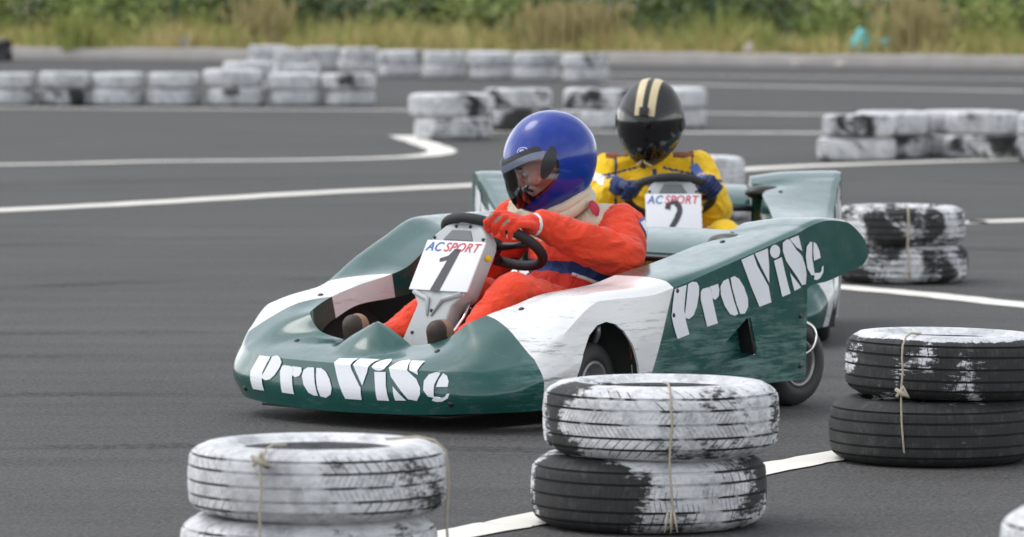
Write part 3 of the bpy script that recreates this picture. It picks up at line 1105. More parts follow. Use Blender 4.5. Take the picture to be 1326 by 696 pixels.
def body_mesh(flare, asym):
    vs, fs = loft_body(flare, asym)
    o = obj('bodywork', mesh('bodywork', vs, fs, [M['body'], M['inner_skin']]))
    s = o.modifiers.new('s', 'SOLIDIFY')
    s.thickness = .008
    s.offset = -1
    s.material_offset = 1
    cuts = []
    for sgn in (1, -1):
        cuts.append(prism_y('cutter', ARCH, sgn * .50, sgn * .80))
        cuts.append(prism_y('cutter', SCOOP, sgn * .57, sgn * .80))
    for c in cuts:
        b = o.modifiers.new('b', 'BOOLEAN')
        b.operation = 'DIFFERENCE'
        b.solver = 'EXACT'
        b.object = c
    me = evaluate(o)
    for c in cuts:
        drop(c)
    drop(o)
    me.name = 'bodywork'
    me.polygons.foreach_set('use_smooth', [True] * len(me.polygons))
    me.set_sharp_from_angle(angle=rad(38))
    return me


# ---- stencil lettering: outlines in drawing units, y down
def arc(cx, cy, rx, ry, a0, a1, n=14):
    return [(cx + rx * math.cos(rad(a0 + (a1 - a0) * i / n)), cy - ry * math.sin(rad(a0 + (a1 - a0) * i / n))) for i in range(n + 1)]


GLYPH = [
    # P: flared stem and bowl, split by a slit
    [(80, 348), (146, 322), (136, 400), (130, 470), (140, 540), (158, 612), (90, 638), (70, 570), (58, 505), (68, 430)],
    [(154, 318), (176, 304), (200, 306), (213, 330), (212, 380), (200, 450), (182, 500), (158, 522), (138, 516), (133, 500), (142, 430)],
    # r
    [(222, 362), (232, 346), (262, 336), (280, 345), (290, 420), (318, 548), (258, 568), (236, 470), (222, 410)],
    [(268, 334), (318, 316), (326, 350), (322, 388), (304, 410), (288, 402), (284, 372), (282, 348)],
    # o
    [(376, 284), (404, 400), (432, 494), (412, 504), (386, 494), (356, 446), (334, 380), (332, 330), (348, 298)],
    [(388, 280), (410, 270), (436, 286), (464, 334), (486, 400), (488, 450), (470, 490), (444, 494), (424, 440), (398, 340)],
    # V
    [(448, 174), (516, 140), (540, 210), (604, 330), (620, 424), (552, 452), (500, 320)],
    [(524, 136), (598, 104), (606, 200), (608, 310), (560, 214)],
    # i
    arc(640, 122, 29, 40, 0, 350, 18),
    [(634, 178), (678, 156), (700, 260), (728, 372), (682, 392), (660, 290)],
    # S
    [(684, 70), (708, 48), (724, 52), (760, 110), (800, 152), (826, 210), (834, 260), (828, 318), (796, 322), (750, 250), (704, 180), (684, 120)],
    [(722, 46), (772, 24), (798, 118), (762, 96)],
    [(726, 250), (790, 336), (750, 356), (738, 310)],
    # e
    [(856, 62), (868, 64), (868, 160), (884, 264), (862, 262), (840, 222), (828, 150), (834, 92)],
    [(876, 62), (892, 76), (908, 118), (914, 158), (878, 176), (874, 120)],
    [(884, 250), (904, 258), (918, 236), (922, 210), (930, 206), (928, 246), (912, 280), (894, 292), (878, 288)],
]


def glyph_mesh(fn, seglen=12.0):
    """fine triangulated sheet for each outline; fn maps drawing units to (origin, direction) for the ray"""
    bm = bmesh.new()
    for poly in GLYPH:
        pts = []
        n = len(poly)
        for i in range(n):
            a, b = poly[i], poly[(i + 1) % n]
            k = max(1, int(math.dist(a, b) / seglen))
            for j in range(k):
                pts.append((a[0] + (b[0] - a[0]) * j / k, a[1] + (b[1] - a[1]) * j / k))
        vsb = [bm.verts.new((p[0], p[1], 0)) for p in pts]
        f = bm.faces.new(vsb)
        r = bmesh.ops.triangulate(bm, faces=[f])
    for _ in range(3):
        long_ = [e for e in bm.edges if e.calc_length() > seglen * 1.6]
        if not long_:
            break
        bmesh.ops.subdivide_edges(bm, edges=long_, cuts=1)
        bmesh.ops.triangulate(bm, faces=[f for f in bm.faces if len(f.verts) > 3])
    vs = [v.co.copy() for v in bm.verts]
    bm.verts.index_update()
    fs = [tuple(v.index for v in f.verts) for f in bm.faces]
    bm.free()
    return vs, fs


def project_letters(name, bvh, fn, parent, off=.003):
    vs, fs = glyph_mesh(fn)
    out, ok = [], []
    for v in vs:
        o, d = fn(v.x, v.y)
        hit, nrm, _, dist = bvh.ray_cast(Vector(o), Vector(d), 3)
        if hit is None or nrm is None:
            out.append((0, 0, 0))
            ok.append(False)
        else:
            if nrm.dot(Vector(d)) > 0:
                nrm = -nrm
            out.append(tuple(hit + nrm * off))
            ok.append(True)
    fs = [f for f in fs if all(ok[i] for i in f)]
    used = sorted({i for f in fs for i in f})
    mp = {k: i for i, k in enumerate(used)}
    me = mesh(name, [out[i] for i in used], [tuple(mp[i] for i in f) for f in fs], M['letter'])
    return obj(name, me, parent)


def flank_fn(x, y):
    px, py = 860 + x / 4.641, 300 + y / 4.641
    X = .168 - .003846 * (px - 872)
    z = .419 + .002483 * (372 - py) - .000176 * (px - 872)
    return (X, 1.2, z), (0, -1, 0)


def flank_fn_right(x, y):
    (X, _, z), _d = flank_fn(940 - x + 50, y + (470 - x) * -.838)
    return (X, -1.2, z), (0, 1, 0)


def nose_fn(x, y):
    u = (x - 60) / 870
    base = 638 - .419 * (x - 90)
    v = (base - y) / 300
    return (1.4, -.39 + .84 * u + .035 * (v - .5), .094 + .108 * v), (-1, 0, 0)


def seven(w_, h_):
    pass


def ribbon(pts, ws):
    """flat stroke with varying width in the plane"""
    L, R_ = [], []
    for i, p in enumerate(pts):
        a, b = Vector(pts[max(i - 1, 0)]), Vector(pts[min(i + 1, len(pts) - 1)])
        t = (b - a).normalized()
        n = Vector((-t.y, t.x))
        L.append(Vector(p) + n * ws[i] / 2)
        R_.append(Vector(p) - n * ws[i] / 2)
    return L + R_[::-1]


ONE = [[(-.055, .062), (-.012, .07), (.008, .10), (.042, .10), (.016, -.088), (.034, -.1), (-.046, -.1), (-.03, -.088), (-.010, .040), (-.05, .045)]]
ONE = [[(-.050, .050), (-.010, .064), (.010, .094), (.044, .094), (.010, -.094), (-.040, -.094), (-.008, .044), (-.046, .034)]]


def two_poly():
    c = []
    for i in range(15):
        a = rad(175 - 215 * i / 14)
        c.append((.034 * math.cos(a), .052 + .036 * math.sin(a)))
    c += [(.012, .002), (-.012, -.028), (-.03, -.058), (-.036, -.078)]
    w_ = [.030] * 3 + [.017] * 4 + [.030] * 7 + [.032, .03, .026, .022, .02]
    return ribbon(c, w_[:len(c)])


TWO = [two_poly(), [(-.046, -.066), (.030, -.066), (.046, -.048), (.052, -.048), (.048, -.094), (-.046, -.094)]]


def plate_frame():
    u = Vector((-.5, 0, .866))
    n = Vector((.866, 0, .5))
    l = Vector((0, 1, 0))
    return Matrix(((l.x, u.x, n.x, .485), (l.y, u.y, n.y, 0), (l.z, u.z, n.z, .470), (0, 0, 0, 1)))


def flat_poly(polys, Mx, z):
    bm = bmesh.new()
    for p in polys:
        f = bm.faces.new([bm.verts.new(Mx @ Vector((q[0], q[1], z))) for q in p])
        bmesh.ops.triangulate(bm, faces=[f])
    bm.verts.index_update()
    vs = [v.co.copy() for v in bm.verts]
    fs = [tuple(v.index for v in f.verts) for f in bm.faces]
    bm.free()
    return vs, fs


def text_mesh(txt, size, Mx, z, shear, x0, y0, sx=1.0):
    cu = bpy.data.curves.new('t', 'FONT')
    cu.body = txt
    cu.size = size
    cu.shear = shear
    cu.offset = size * .012
    cu.space_character = 1.06
    o = bpy.data.objects.new('t', cu)
    COL.objects.link(o)
    me = evaluate(o)
    drop(o)
    vs = [Mx @ Vector((x0 + v.co.x * sx, y0 + v.co.y, z)) for v in me.vertices]
    fs = [tuple(p.vertices) for p in me.polygons]
    wd = max(v.co.x for v in me.vertices) * sx
    return vs, fs, wd


def wheel(R, W, mat, parent, loc, rz, outer):
    """tyre with its rim; axle along Y, outer face towards +Y*outer"""
    Mx = Matrix.Rotation(rad(-90) * 1, 4, 'X')
    hw = W / 2
    ro = R * .54
    prof = [(ro, -hw * .86), (ro + .012, -hw), (R - .035, -hw * 1.0), (R - .014, -hw * .93), (R - .003, -hw * .76), (R, -hw * .3), (R, hw * .3), (R - .003, hw * .76), (R - .014, hw * .93), (R - .035, hw), (ro + .012, hw), (ro, hw * .86)]
    b = MB()
    b.lathe(prof, 48, Mx, True)
    o = b.build('wheel', M['slick'], parent)
    o.location = loc
    o.rotation_euler = (0, 0, rz)
    b = MB()
    s = outer
    rp = [(ro + .003, s * hw * .60), (ro + .003, s * hw * .93), (ro - .006, s * hw * .96), (ro - .010, s * hw * .86), (ro - .014, s * hw * .25), (ro * .55, s * hw * .18), (ro * .45, s * hw * .40), (.022, s * hw * .42), (.020, s * hw * .62), (.001, s * hw * .62)]
    b.lathe(rp, 40, Mx)
    b.build('rim', M['alloy'], o)
    return o


def torus_pts(c, ax1, ax2, R, n=40):
    return [c + ax1 * (R * math.cos(2 * math.pi * i / n)) + ax2 * (R * math.sin(2 * math.pi * i / n)) for i in range(n)]


SW_C = Vector((.27, 0, .540))
SW_F = Vector((.866, 0, .5))
SW_N = Vector((-.5, 0, .866))
SW_L = Vector((0, 1, 0))
SW_R = .164


def capsule(p0, r0, p1, r1, n=18, h=6):
    p0, p1 = Vector(p0), Vector(p1)
    ax = p1 - p0
    L = ax.length
    if L < 1e-6:
        ax = Vector((0, 0, 1))
    q = ax.normalized().to_track_quat('Z', 'Y').to_matrix()
    prof = [(r0 * math.cos(a), -r0 * math.sin(a)) for a in [math.pi / 2 * (1 - i / h) for i in range(h)]]
    prof += [(r0, 0), (r1, L)]
    prof += [(r1 * math.cos(a), L + r1 * math.sin(a)) for a in [math.pi / 2 * i / h for i in range(1, h + 1)]]
    vs, fs = [], []
    for r, z in prof[1:-1]:
        for k in range(n):
            a = 2 * math.pi * k / n
            vs.append(p0 + q @ Vector((r * math.cos(a), r * math.sin(a), z)))
    m = len(prof) - 2
    for i in range(m - 1):
        for k in range(n):
            fs.append((i * n + k, i * n + (k + 1) % n, (i + 1) * n + (k + 1) % n, (i + 1) * n + k))
    a = len(vs)
    vs.append(p0 + q @ Vector((0, 0, -r0)))
    vs.append(p0 + q @ Vector((0, 0, L + r1)))
    for k in range(n):
        fs.append((a, (k + 1) % n, k))
        fs.append((a + 1, (m - 1) * n + k, (m - 1) * n + (k + 1) % n))
    return vs, fs


def ellips(c, r, Mx=None, n=20):
    vs, fs = capsule((0, 0, 0), 1, (0, 0, 1e-4), 1, n, 9)
    Mx = Mx if Mx is not None else Matrix.Identity(3)
    return [Vector(c) + Mx @ Vector((v.x * r[0], v.y * r[1], v.z * r[2])) for v in vs], fs


def make_kart(label, loc, rz, digit, flare, asym, steer, narrow=1.0):
    root = empty('racing_kart', (loc[0], loc[1], 0), rz, label=label, cat='go kart', group='green and white racing karts')
    me = body_mesh(flare, asym)
    body = obj('bodywork', me, root)
    bm = bmesh.new()
    bm.from_mesh(me)
    bvh = BVHTree.FromBMesh(bm)
    bm.free()
    project_letters('nose_lettering', bvh, nose_fn, body)
    project_letters('flank_lettering', bvh, flank_fn, body)
    project_letters('flank_lettering', bvh, flank_fn_right, body)
    for o_, d_ in (((.135, 1, .405), (0, -1, 0)), ((.155, 1, .33), (0, -1, 0)), ((.24, 1, .12), (0, -1, 0)), ((-.44, 1, .30), (0, -1, 0)), ((-.44, 1, .14), (0, -1, 0)),
                   ((.86, .30, 1), (0, 0, -1)), ((.86, -.30, 1), (0, 0, -1)), ((.62, .43, 1), (0, 0, -1)), ((.62, -.43, 1), (0, 0, -1)), ((1.4, .44, .09), (-1, 0, 0)), ((1.4, -.44, .09), (-1, 0, 0)), ((-.30, .47, 1), (0, 0, -1))):
        hit, nr, _, _ = bvh.ray_cast(Vector(o_), Vector(d_), 3)
        if hit is not None:
            if nr.dot(Vector(d_)) > 0:
                nr = -nr
            b = MB()
            b.lathe([(.0005, .005), (.005, .0045), (.009, .002), (.010, 0)], 12, Matrix.Translation(hit) @ nr.to_track_quat('Z', 'Y').to_matrix().to_4x4())
            b.build('body_bolt', M['black_metal'], body)
    # side scoops
    for s in (1, -1):
        yo, yi = s * .652, s * .600
        b = MB()
        A, B_, C_ = (.02, .152), (-.205, .307), (-.236, .188)
        v = [(A[0], yo, A[1]), (B_[0], yi, B_[1]), (C_[0], yi, C_[1]), (B_[0], yo, B_[1]), (C_[0], yo, C_[1])]
        b.add(v, [(0, 1, 2), (0, 3, 1), (0, 2, 4)])
        b.cur = 1
        b.add([v[1], v[2], v[4], v[3]], [(0, 1, 2, 3)])
        b.build('side_scoop', [M['body'], M['dark_plastic']], root, False)
    # rear cross wing
    prof = [(-.370, .466), (-.375, .482), (-.41, .500), (-.52, .536), (-.62, .550), (-.622, .544), (-.52, .518), (-.41, .478)]
    b = MB()
    ys = np.linspace(-.355, .355, 12)
    n = len(prof)
    vs = [(x, y, z + .004 * math.cos(y * 4)) for y in ys for x, z in prof]
    fs = [(i * n + j, i * n + (j + 1) % n, (i + 1) * n + (j + 1) % n, (i + 1) * n + j) for i in range(len(ys) - 1) for j in range(n)]
    fs += [tuple(range(n)), tuple((len(ys) - 1) * n + j for j in range(n))[::-1]]
    b.add(vs, fs)
    rw = b.build('rear_wing', M['body'], root)
    rw.data.set_sharp_from_angle(angle=rad(40))
    b = MB()
    b.tube([(-.367, y, .464 + .004 * math.cos(y * 4)) for y in np.linspace(-.36, .36, 9)], .0115, 8)
    b.build('wing_edge_trim', M['dark_plastic'], rw)
    for s in (1, -1):
        b = MB()
        b.add(*ellips((-.405, s * .415, .527), (.050, .082, .030), Matrix.Rotation(rad(s * 8), 3, 'Z'), 24))
        b.build('hole_shade', M['dark_plastic'], root)  # black lens added in each deck notch, standing in for the hole's shade
    # floor, frame
    b = MB()
    b.box((.20, 0, .045), (1.45, .78, .012))
    b.build('floor_pan', M['black_metal'], root)
    b = MB()
    for s in (1, -1):
        b.tube([(.78, s * .2, .07), (.45, s * .30, .07), (.1, s * .31, .07), (-.6, s * .30, .08)], .016, 10)
        b.tube([(-.10, s * .44, .07), (.28, s * .46, .07)], .014, 8)
        b.tube([(.45, s * .3, .08), (.47, s * .47, .13)], .015, 8)
    b.tube([(-.525, -.60, .14), (-.525, .60, .14)], .02, 12)
    b.tube([(-.62, -.42, .10), (-.62, .42, .10)], .014, 10)
    b.build('frame', M['black_metal'], root)
    # rear bumper loops
    for s in (1, -1):
        b = MB()
        b.tube(smooth3([(-.44, s * .55, .262), (-.50, s * .60, .278), (-.545, s * .635, .262), (-.560, s * .645, .225), (-.545, s * .64, .185), (-.52, s * .62, .165)]), .0065, 8)
        b.build('bumper_loop', M['chrome'], root)
    # wheels
    for s in (1, -1):
        wheel(.13, .13, None, root, (.475, s * .535, .13), steer, s)
        wheel(.14, .20, None, root, (-.525, s * .515, .14), 0, s)
        b = MB()
        b.tube([(.40, s * .50, .19), (.44, s * .585, .285), (.445, s * .59, .31)], .010, 8)
        b.build('wheel_strut', M['alloy'], root)
    for s in (1, -1):
        b = MB()
        prof = [(.66, .06), (.655, .20), (.60, .30), (.50, .345), (.40, .33), (.31, .26), (.28, .06)]
        vs = [(x, s * .455, z) for x, z in prof] + [(x, s * .598, z + .004) for x, z in prof]
        n = len(prof)
        b.add(vs, [(i, i + 1, i + 1 + n, i + n) for i in range(n - 1)] + [tuple(range(n))])
        b.add([(.283, s * .598, .06), (.283, s * .634, .06), (.283, s * .634, .24), (.300, s * .598, .262)], [(0, 1, 2, 3)])
        b.build('wheel_housing', M['inner_skin'], root)
    # steering column with number plate
    Pf = plate_frame() @ Matrix.Diagonal((narrow, 1 + .8 * (1 - narrow), 1, 1))
    out = [(-.118, .088), (-.108, .115), (-.078, .146), (-.045, .158), (.045, .158), (.078, .146), (.108, .115), (.118, .088), (.118, -.085), (.085, -.120), (.072, -.135), (.080, -.285), (-.080, -.285), (-.072, -.135), (-.085, -.120), (-.118, -.085)]
    bm = bmesh.new()
    f = bm.faces.new([bm.verts.new((x, y, 0)) for x, y in out])
    r = bmesh.ops.extrude_face_region(bm, geom=[f])
    for v in [g for g in r['geom'] if isinstance(g, bmesh.types.BMVert)]:
        v.co.z -= .062
    bmesh.ops.recalc_face_normals(bm, faces=bm.faces)
    bmesh.ops.bevel(bm, geom=[e for e in bm.edges], offset=.007, segments=3, profile=.5, affect='EDGES')
    bm.transform(Pf)
    mm = bpy.data.meshes.new('steering_column')
    bm.to_mesh(mm)
    bm.free()
    mm.materials.append(M['grey_plastic'])
    mm.polygons.foreach_set('use_smooth', [True] * len(mm.polygons))
    mm.set_sharp_from_angle(angle=rad(35))
    colm = obj('steering_column', mm, root)
    b = MB()
    q = [(-.062, .094), (-.038, .128), (.038, .128), (.062, .094)]
    b.add([Pf @ Vector((x, y, z)) for z in (-.002, .004) for x, y in q], [(4, 5, 6, 7), (0, 1, 5, 4), (1, 2, 6, 5), (2, 3, 7, 6), (3, 0, 4, 7)])
    b.build('column_recess', M['print_black'] if False else M['seat_grey'], colm, False)
    b = MB()      # ribs below the plate
    for s in (1, -1):
        b.tube([Pf @ Vector((s * .10, -.094, .002)), Pf @ Vector((s * .03, -.118, .006)), Pf @ Vector((s * .008, -.175, .003))], [.009, .008, .003], 8)
    b.build('column_rib', M['grey_plastic'], colm)
    for bx, by in ((-.03, .143), (.03, .143), (-.104, .10), (.104, .10), (0, -.155), (-.045, -.235), (.045, -.235)):
        b = MB()
        b.lathe([(.0005, .005), (.0045, .005), (.006, 0)], 8, Matrix.Translation(Pf @ Vector((bx, by, 0))) @ Pf.to_3x3().normalized().to_4x4())
        b.build('bolt', M['black_metal'], colm)
    b = MB()
    b.tube([Pf @ Vector((.10, -.07, -.05)), Pf @ Vector((.115, -.16, -.03)), Pf @ Vector((.105, -.25, -.01))], .0055, 8)
    b.tube([Pf @ Vector((.06, -.10, -.06)), Pf @ Vector((.12, -.12, -.08)), Pf @ Vector((.16, -.22, -.09))], .004, 8)
    b.build('brake_rod', M['chrome'], colm)
    b = MB()
    b.lathe([(.001, .012), (.008, .012), (.010, 0)], 14, Matrix.Translation(Pf @ Vector((.119, .05, -.03))) @ Matrix.Rotation(rad(-90), 4, 'X'))
    b.build('yellow_button', M['suit_yellow'], colm)
    b = MB()
    b.box((0, 0, .004), (.248, .176, .007))
    b.v = [tuple(Pf @ Vector(p)) for p in b.v]
    plate = b.build('number_plate', M['plate'], root, True, bevel=.0022)
    vs, fs = flat_poly([[(x * .80, y * .80 - .016) for x, y in p] for p in (ONE if digit == 1 else TWO)], Pf, .0092)
    obj('number', mesh('number', vs, fs, M['print_black'], False), plate)
    vs, fs, w1 = text_mesh('AC', .045, Pf, .0092, .25, -.116, .050, 1.05)
    obj('lettering', mesh('lettering', vs, fs, M['print_blue'], False), plate)
    vs, fs, w2 = text_mesh('SPORT', .045, Pf, .0092, .25, -.116 + w1 + .004, .050, 1.05)
    obj('lettering', mesh('lettering', vs, fs, M['print_red'], False), plate)
    # steering wheel
    b = MB()
    b.tube(torus_pts(SW_C, SW_F, SW_L, SW_R, 44), .0165, 12, True)
    sw = b.build('steering_wheel', M['black_rubber'], root)
    b = MB()
    for a in (90, 210, 330):
        d = SW_F * math.cos(rad(a)) + SW_L * math.sin(rad(a))
        b.tube([SW_C - SW_N * .02, SW_C + d * .08 - SW_N * .012, SW_C + d * (SW_R - .008)], [.016, .011, .010], 8)
    b.tube([SW_C - SW_N * .03, SW_C + SW_N * .004], .032, 16)
    b.tube([SW_C - SW_N * .02, (.52, 0, .10)], .012, 10)
    b.build('wheel_spokes', M['black_metal'], sw)
    # pedals
    for s in (1, -1):
        b = MB()
        b.tube([(.70, s * .17, .07), (.735, s * .17, .20), (.728, s * .20, .205), (.728, s * .13, .205), (.735, s * .17, .20)], .008, 8)
        b.build('pedal', M['chrome'], root)
    # bucket seat
    path = [(.10, .105, .17, .05), (-.02, .075, .19, .10), (-.18, .07, .20, .15), (-.30, .12, .205, .17), (-.37, .22, .20, .15), (-.405, .34, .19, .10), (-.43, .44, .17, .05)]
    vs, fs = [], []
    for i, (x, z, hwid, side) in enumerate(path):
        a, c = path[max(i - 1, 0)], path[min(i + 1, len(path) - 1)]
        t = Vector((c[0] - a[0], 0, c[1] - a[1])).normalized()
        nn = Vector((-t.z, 0, t.x))
        if nn.x < 0 and nn.z < 0:
            nn = -nn
        nn = Vector((abs(t.z) * 1.0, 0, abs(t.x)))
        for k in range(13):
            q = -1 + 2 * k / 12
            vs.append(Vector((x, q * hwid, z)) + nn * side * abs(q) ** 2.6)
        if i:
            for k in range(12):
                fs.append((i * 13 - 13 + k, i * 13 - 12 + k, i * 13 + k + 1, i * 13 + k))
    o = obj('seat', mesh('seat', vs, fs, M['seat']), root)
    md = o.modifiers.new('s', 'SOLIDIFY')
    md.thickness = .008
    md.offset = -1
    md2 = o.modifiers.new('u', 'SUBSURF')
    md2.levels = md2.render_levels = 2
    m2 = evaluate(o)
    o.modifiers.clear()
    o.data = m2
    # engine beside the seat (right)
    b = MB()
    b.box((-.30, -.30 - .14, .17), (.20, .14, .14))
    for k in range(6):
        b.box((-.30, -.44, .255 + k * .014), (.13, .12, .006))
    b.tube([(-.30, -.44, .24), (-.30, -.44, .345)], .045, 14)
    b.build('engine', M['black_metal'], root, False)
    return root


def smooth3(p, n=6):
    p = [Vector(q) for q in p]
    out = []
    for i in range(len(p) - 1):
        a, b, c, d = p[max(i - 1, 0)], p[i], p[i + 1], p[min(i + 2, len(p) - 1)]
        for k in range(n):
            t = k / n
            out.append(.5 * ((2 * b) + (c - a) * t + (2 * a - 5 * b + 4 * c - d) * t * t + (3 * b - a - 3 * c + d) * t ** 3))
    out.append(p[-1])
    return out


M['seat_grey'] = simple('recess_grey', (.14, .145, .15), .5, 0, .1, .1)

TH1, TH2 = 42, -1.5


def heading(th):
    return math.atan2(-math.cos(rad(th)), -math.sin(rad(th)))


K1 = (.124, 15.897)
K2 = (.602, 19.25)
kart_a = make_kart('green and white racing kart number 1 driven by the blue helmet', K1, heading(TH1), 1, .69, True, rad(8))
kart_b = make_kart('green and white racing kart number 2 behind, driven by the black helmet', K2, heading(TH2), 2, .745, False, rad(-6), .86)

# ------------------------------------------------------------------ people
def blend(name, prims, mats, voxel, smooth_n, parent=None, override=None, folds=None, **k):
    """one continuous skin over the given limbs. prim: ('c',p0,r0,p1,r1,mat) or ('e',c,(rx,ry,rz),Matrix,mat)"""
    b = MB()
    for p in prims:
        if p[0] == 'c':
            b.add(*capsule(*p[1:5]))
        else:
            b.add(*ellips(*p[1:4]))
    me = mesh(name, b.v, b.f, mats)
    o = obj(name, me)
    r = o.modifiers.new('r', 'REMESH')
    r.mode = 'VOXEL'
    r.voxel_size = voxel
    s = o.modifiers.new('s', 'SMOOTH')
    s.factor = .5
    s.iterations = smooth_n
    me = evaluate(o)
    drop(o)
    me.name = name
    me.materials.clear()
    for m_ in mats:
        me.materials.append(m_)
    nf = len(me.polygons)
    c = np.empty(nf * 3)
    me.polygons.foreach_get('center', c)
    c = c.reshape(-1, 3)
    best = np.full(nf, 1e9)
    idx = np.zeros(nf, int)
    for p in prims:
        if p[0] == 'c':
            a, e = np.array(p[1]), np.array(p[3])
            ab = e - a
            t = np.clip((c - a) @ ab / max(ab @ ab, 1e-9), 0, 1)
            d = np.linalg.norm(c - a - t[:, None] * ab, axis=1) - (p[2] + (p[4] - p[2]) * t)
            mi = p[5]
        else:
            Mi = np.array((p[3] if p[3] is not None else Matrix.Identity(3)).inverted())
            q = (c - np.array(p[1])) @ Mi.T / np.array(p[2])
            d = (np.linalg.norm(q, axis=1) - 1) * min(p[2])
            mi = p[4]
        w_ = d < best
        best[w_] = d[w_]
        idx[w_] = mi
    if override:
        idx = override(c, idx)
    me.polygons.foreach_set('material_index', idx.astype(int))
    me.polygons.foreach_set('use_smooth', [True] * nf)
    if folds:
        cloth = np.zeros(len(me.vertices), bool)
        for p in me.polygons:
            if p.material_index not in (3,):
                for q in p.vertices:
                    cloth[q] = True
        pos = [v.co.copy() for v in me.vertices]
        nrm_ = [v.normal.copy() for v in me.vertices]
        for k_, c_ in enumerate(pos):
            if not cloth[k_]:
                continue
            wq = noise.noise_vector(c_ * 9) * .045
            a = noise.noise(Vector((c_.x * 9, c_.y * 9, c_.z * 15)) + wq * 22)
            b_ = noise.noise(Vector((c_.x * 24, c_.y * 17, c_.z * 27)) + wq * 40)
            d = (1 - abs(a) * 2.2) * .0075 + (1 - abs(b_) * 2) * .0026 - .004
            for J_, r_ in folds:
                L_ = (c_ - J_).length
                if L_ < r_:
                    d += (1 - L_ / r_) * .0055 * math.sin(L_ * 150 + a * 7)
            pos[k_] = c_ + nrm_[k_] * d
        me.vertices.foreach_set('co', [q for p in pos for q in p])
        me.update()
    return obj(name, me, parent, **k)


def glove(name, P, T, e1, mats, parent, thumb_s):
    """hand closed round the rim at P (rim direction T); e1 points from the rim to the wrist"""
    P, T = Vector(P), Vector(T).normalized()
    e1 = Vector(e1).normalized()
    e1 = (e1 - T * e1.dot(T) * .5).normalized()
    e2 = T.cross(e1).normalized()
    if e2.z < 0:
        e2 = -e2
    R = .0275
    prims = []
    W = P + e1 * .105 + e2 * .012
    for k, off in enumerate((-.041, -.014, .014, .041)):
        ln = (0, 6, 4, -8)[k]

        def pt(a, r):
            return tuple(P + T * off + (e1 * math.cos(rad(a)) + e2 * math.sin(rad(a))) * r)
        K = P + T * off * 1.05 + e1 * .040 + e2 * .030
        a1, a2, a3 = pt(96, R + .006), pt(172 + ln, R), pt(245 + ln, R - .001)
        prims += [('c', tuple(K), .0135, a1, .0115, 0), ('c', a1, .0118, a2, .0105, 0), ('c', a2, .0105, a3, .0088, 0)]
        if k < 3:
            n_ = Vector(pt(130, .010)) - Vector(pt(130, 0))
            prims.append(('c', tuple(Vector(a1).lerp(Vector(a2), .15) + n_ * .42), .0082, tuple(Vector(a1).lerp(Vector(a2), .75) + n_ * .42), .0072, 1))
        prims.append(('c', tuple(K), .0145, tuple(W + T * off * .55), .017, 0))
    tb = P + e1 * .080 + T * .034 * thumb_s - e2 * .004
    t1 = P + e1 * .038 + T * .050 * thumb_s - e2 * .020
    t2 = P + e1 * .004 + T * .046 * thumb_s - e2 * .030
    t3 = P - e1 * .018 + T * .034 * thumb_s - e2 * .024
    prims += [('c', tuple(tb), .017, tuple(t1), .0135, 0), ('c', tuple(t1), .013, tuple(t2), .0115, 0), ('c', tuple(t2), .0115, tuple(t3), .0095, 0)]
    prims += [('c', tuple(W), .034, tuple(W + e1 * .04), .034, 0), ('c', tuple(W + e1 * .025), .0375, tuple(W + e1 * .046), .0385, 2)]
    return blend(name, prims, mats, .0036, 3, parent), W + e1 * .04


def helmet_dir(az, el):
    return Vector((math.cos(el) * math.cos(az), math.cos(el) * math.sin(az), math.sin(el)))


def helmet_pt(az, el, size, k=1.0):
    """shell point; az 0 = forward"""
    a, b, c = size
    d = helmet_dir(az, el)
    p = Vector((d.x * a, d.y * b, d.z * c))
    fw = max(0, math.cos(az))
    lo = max(0, -math.sin(el))
    p.x += .034 * fw ** 1.5 * min(1, lo * 1.7)                 # chin bar
    p.y *= 1 - .10 * lo * (1 - .3 * fw)
    if d.x < 0:
        p.x *= 1 - .12 * lo
    p.x += -.010 * max(0, math.sin(el)) * fw
    return p * k


AZ = 128
E_MIN = rad(-66)


def port(az, size):
    """lower and upper edge of the eye port at this azimuth"""
    A = rad(84)
    t = min(1, abs(az) / A)
    s = math.sqrt(max(0, 1 - t ** 4))
    mid = rad(-9) + rad(12) * t
    return mid - rad(26) * s - 1e-4, mid + rad(27) * s + 1e-4


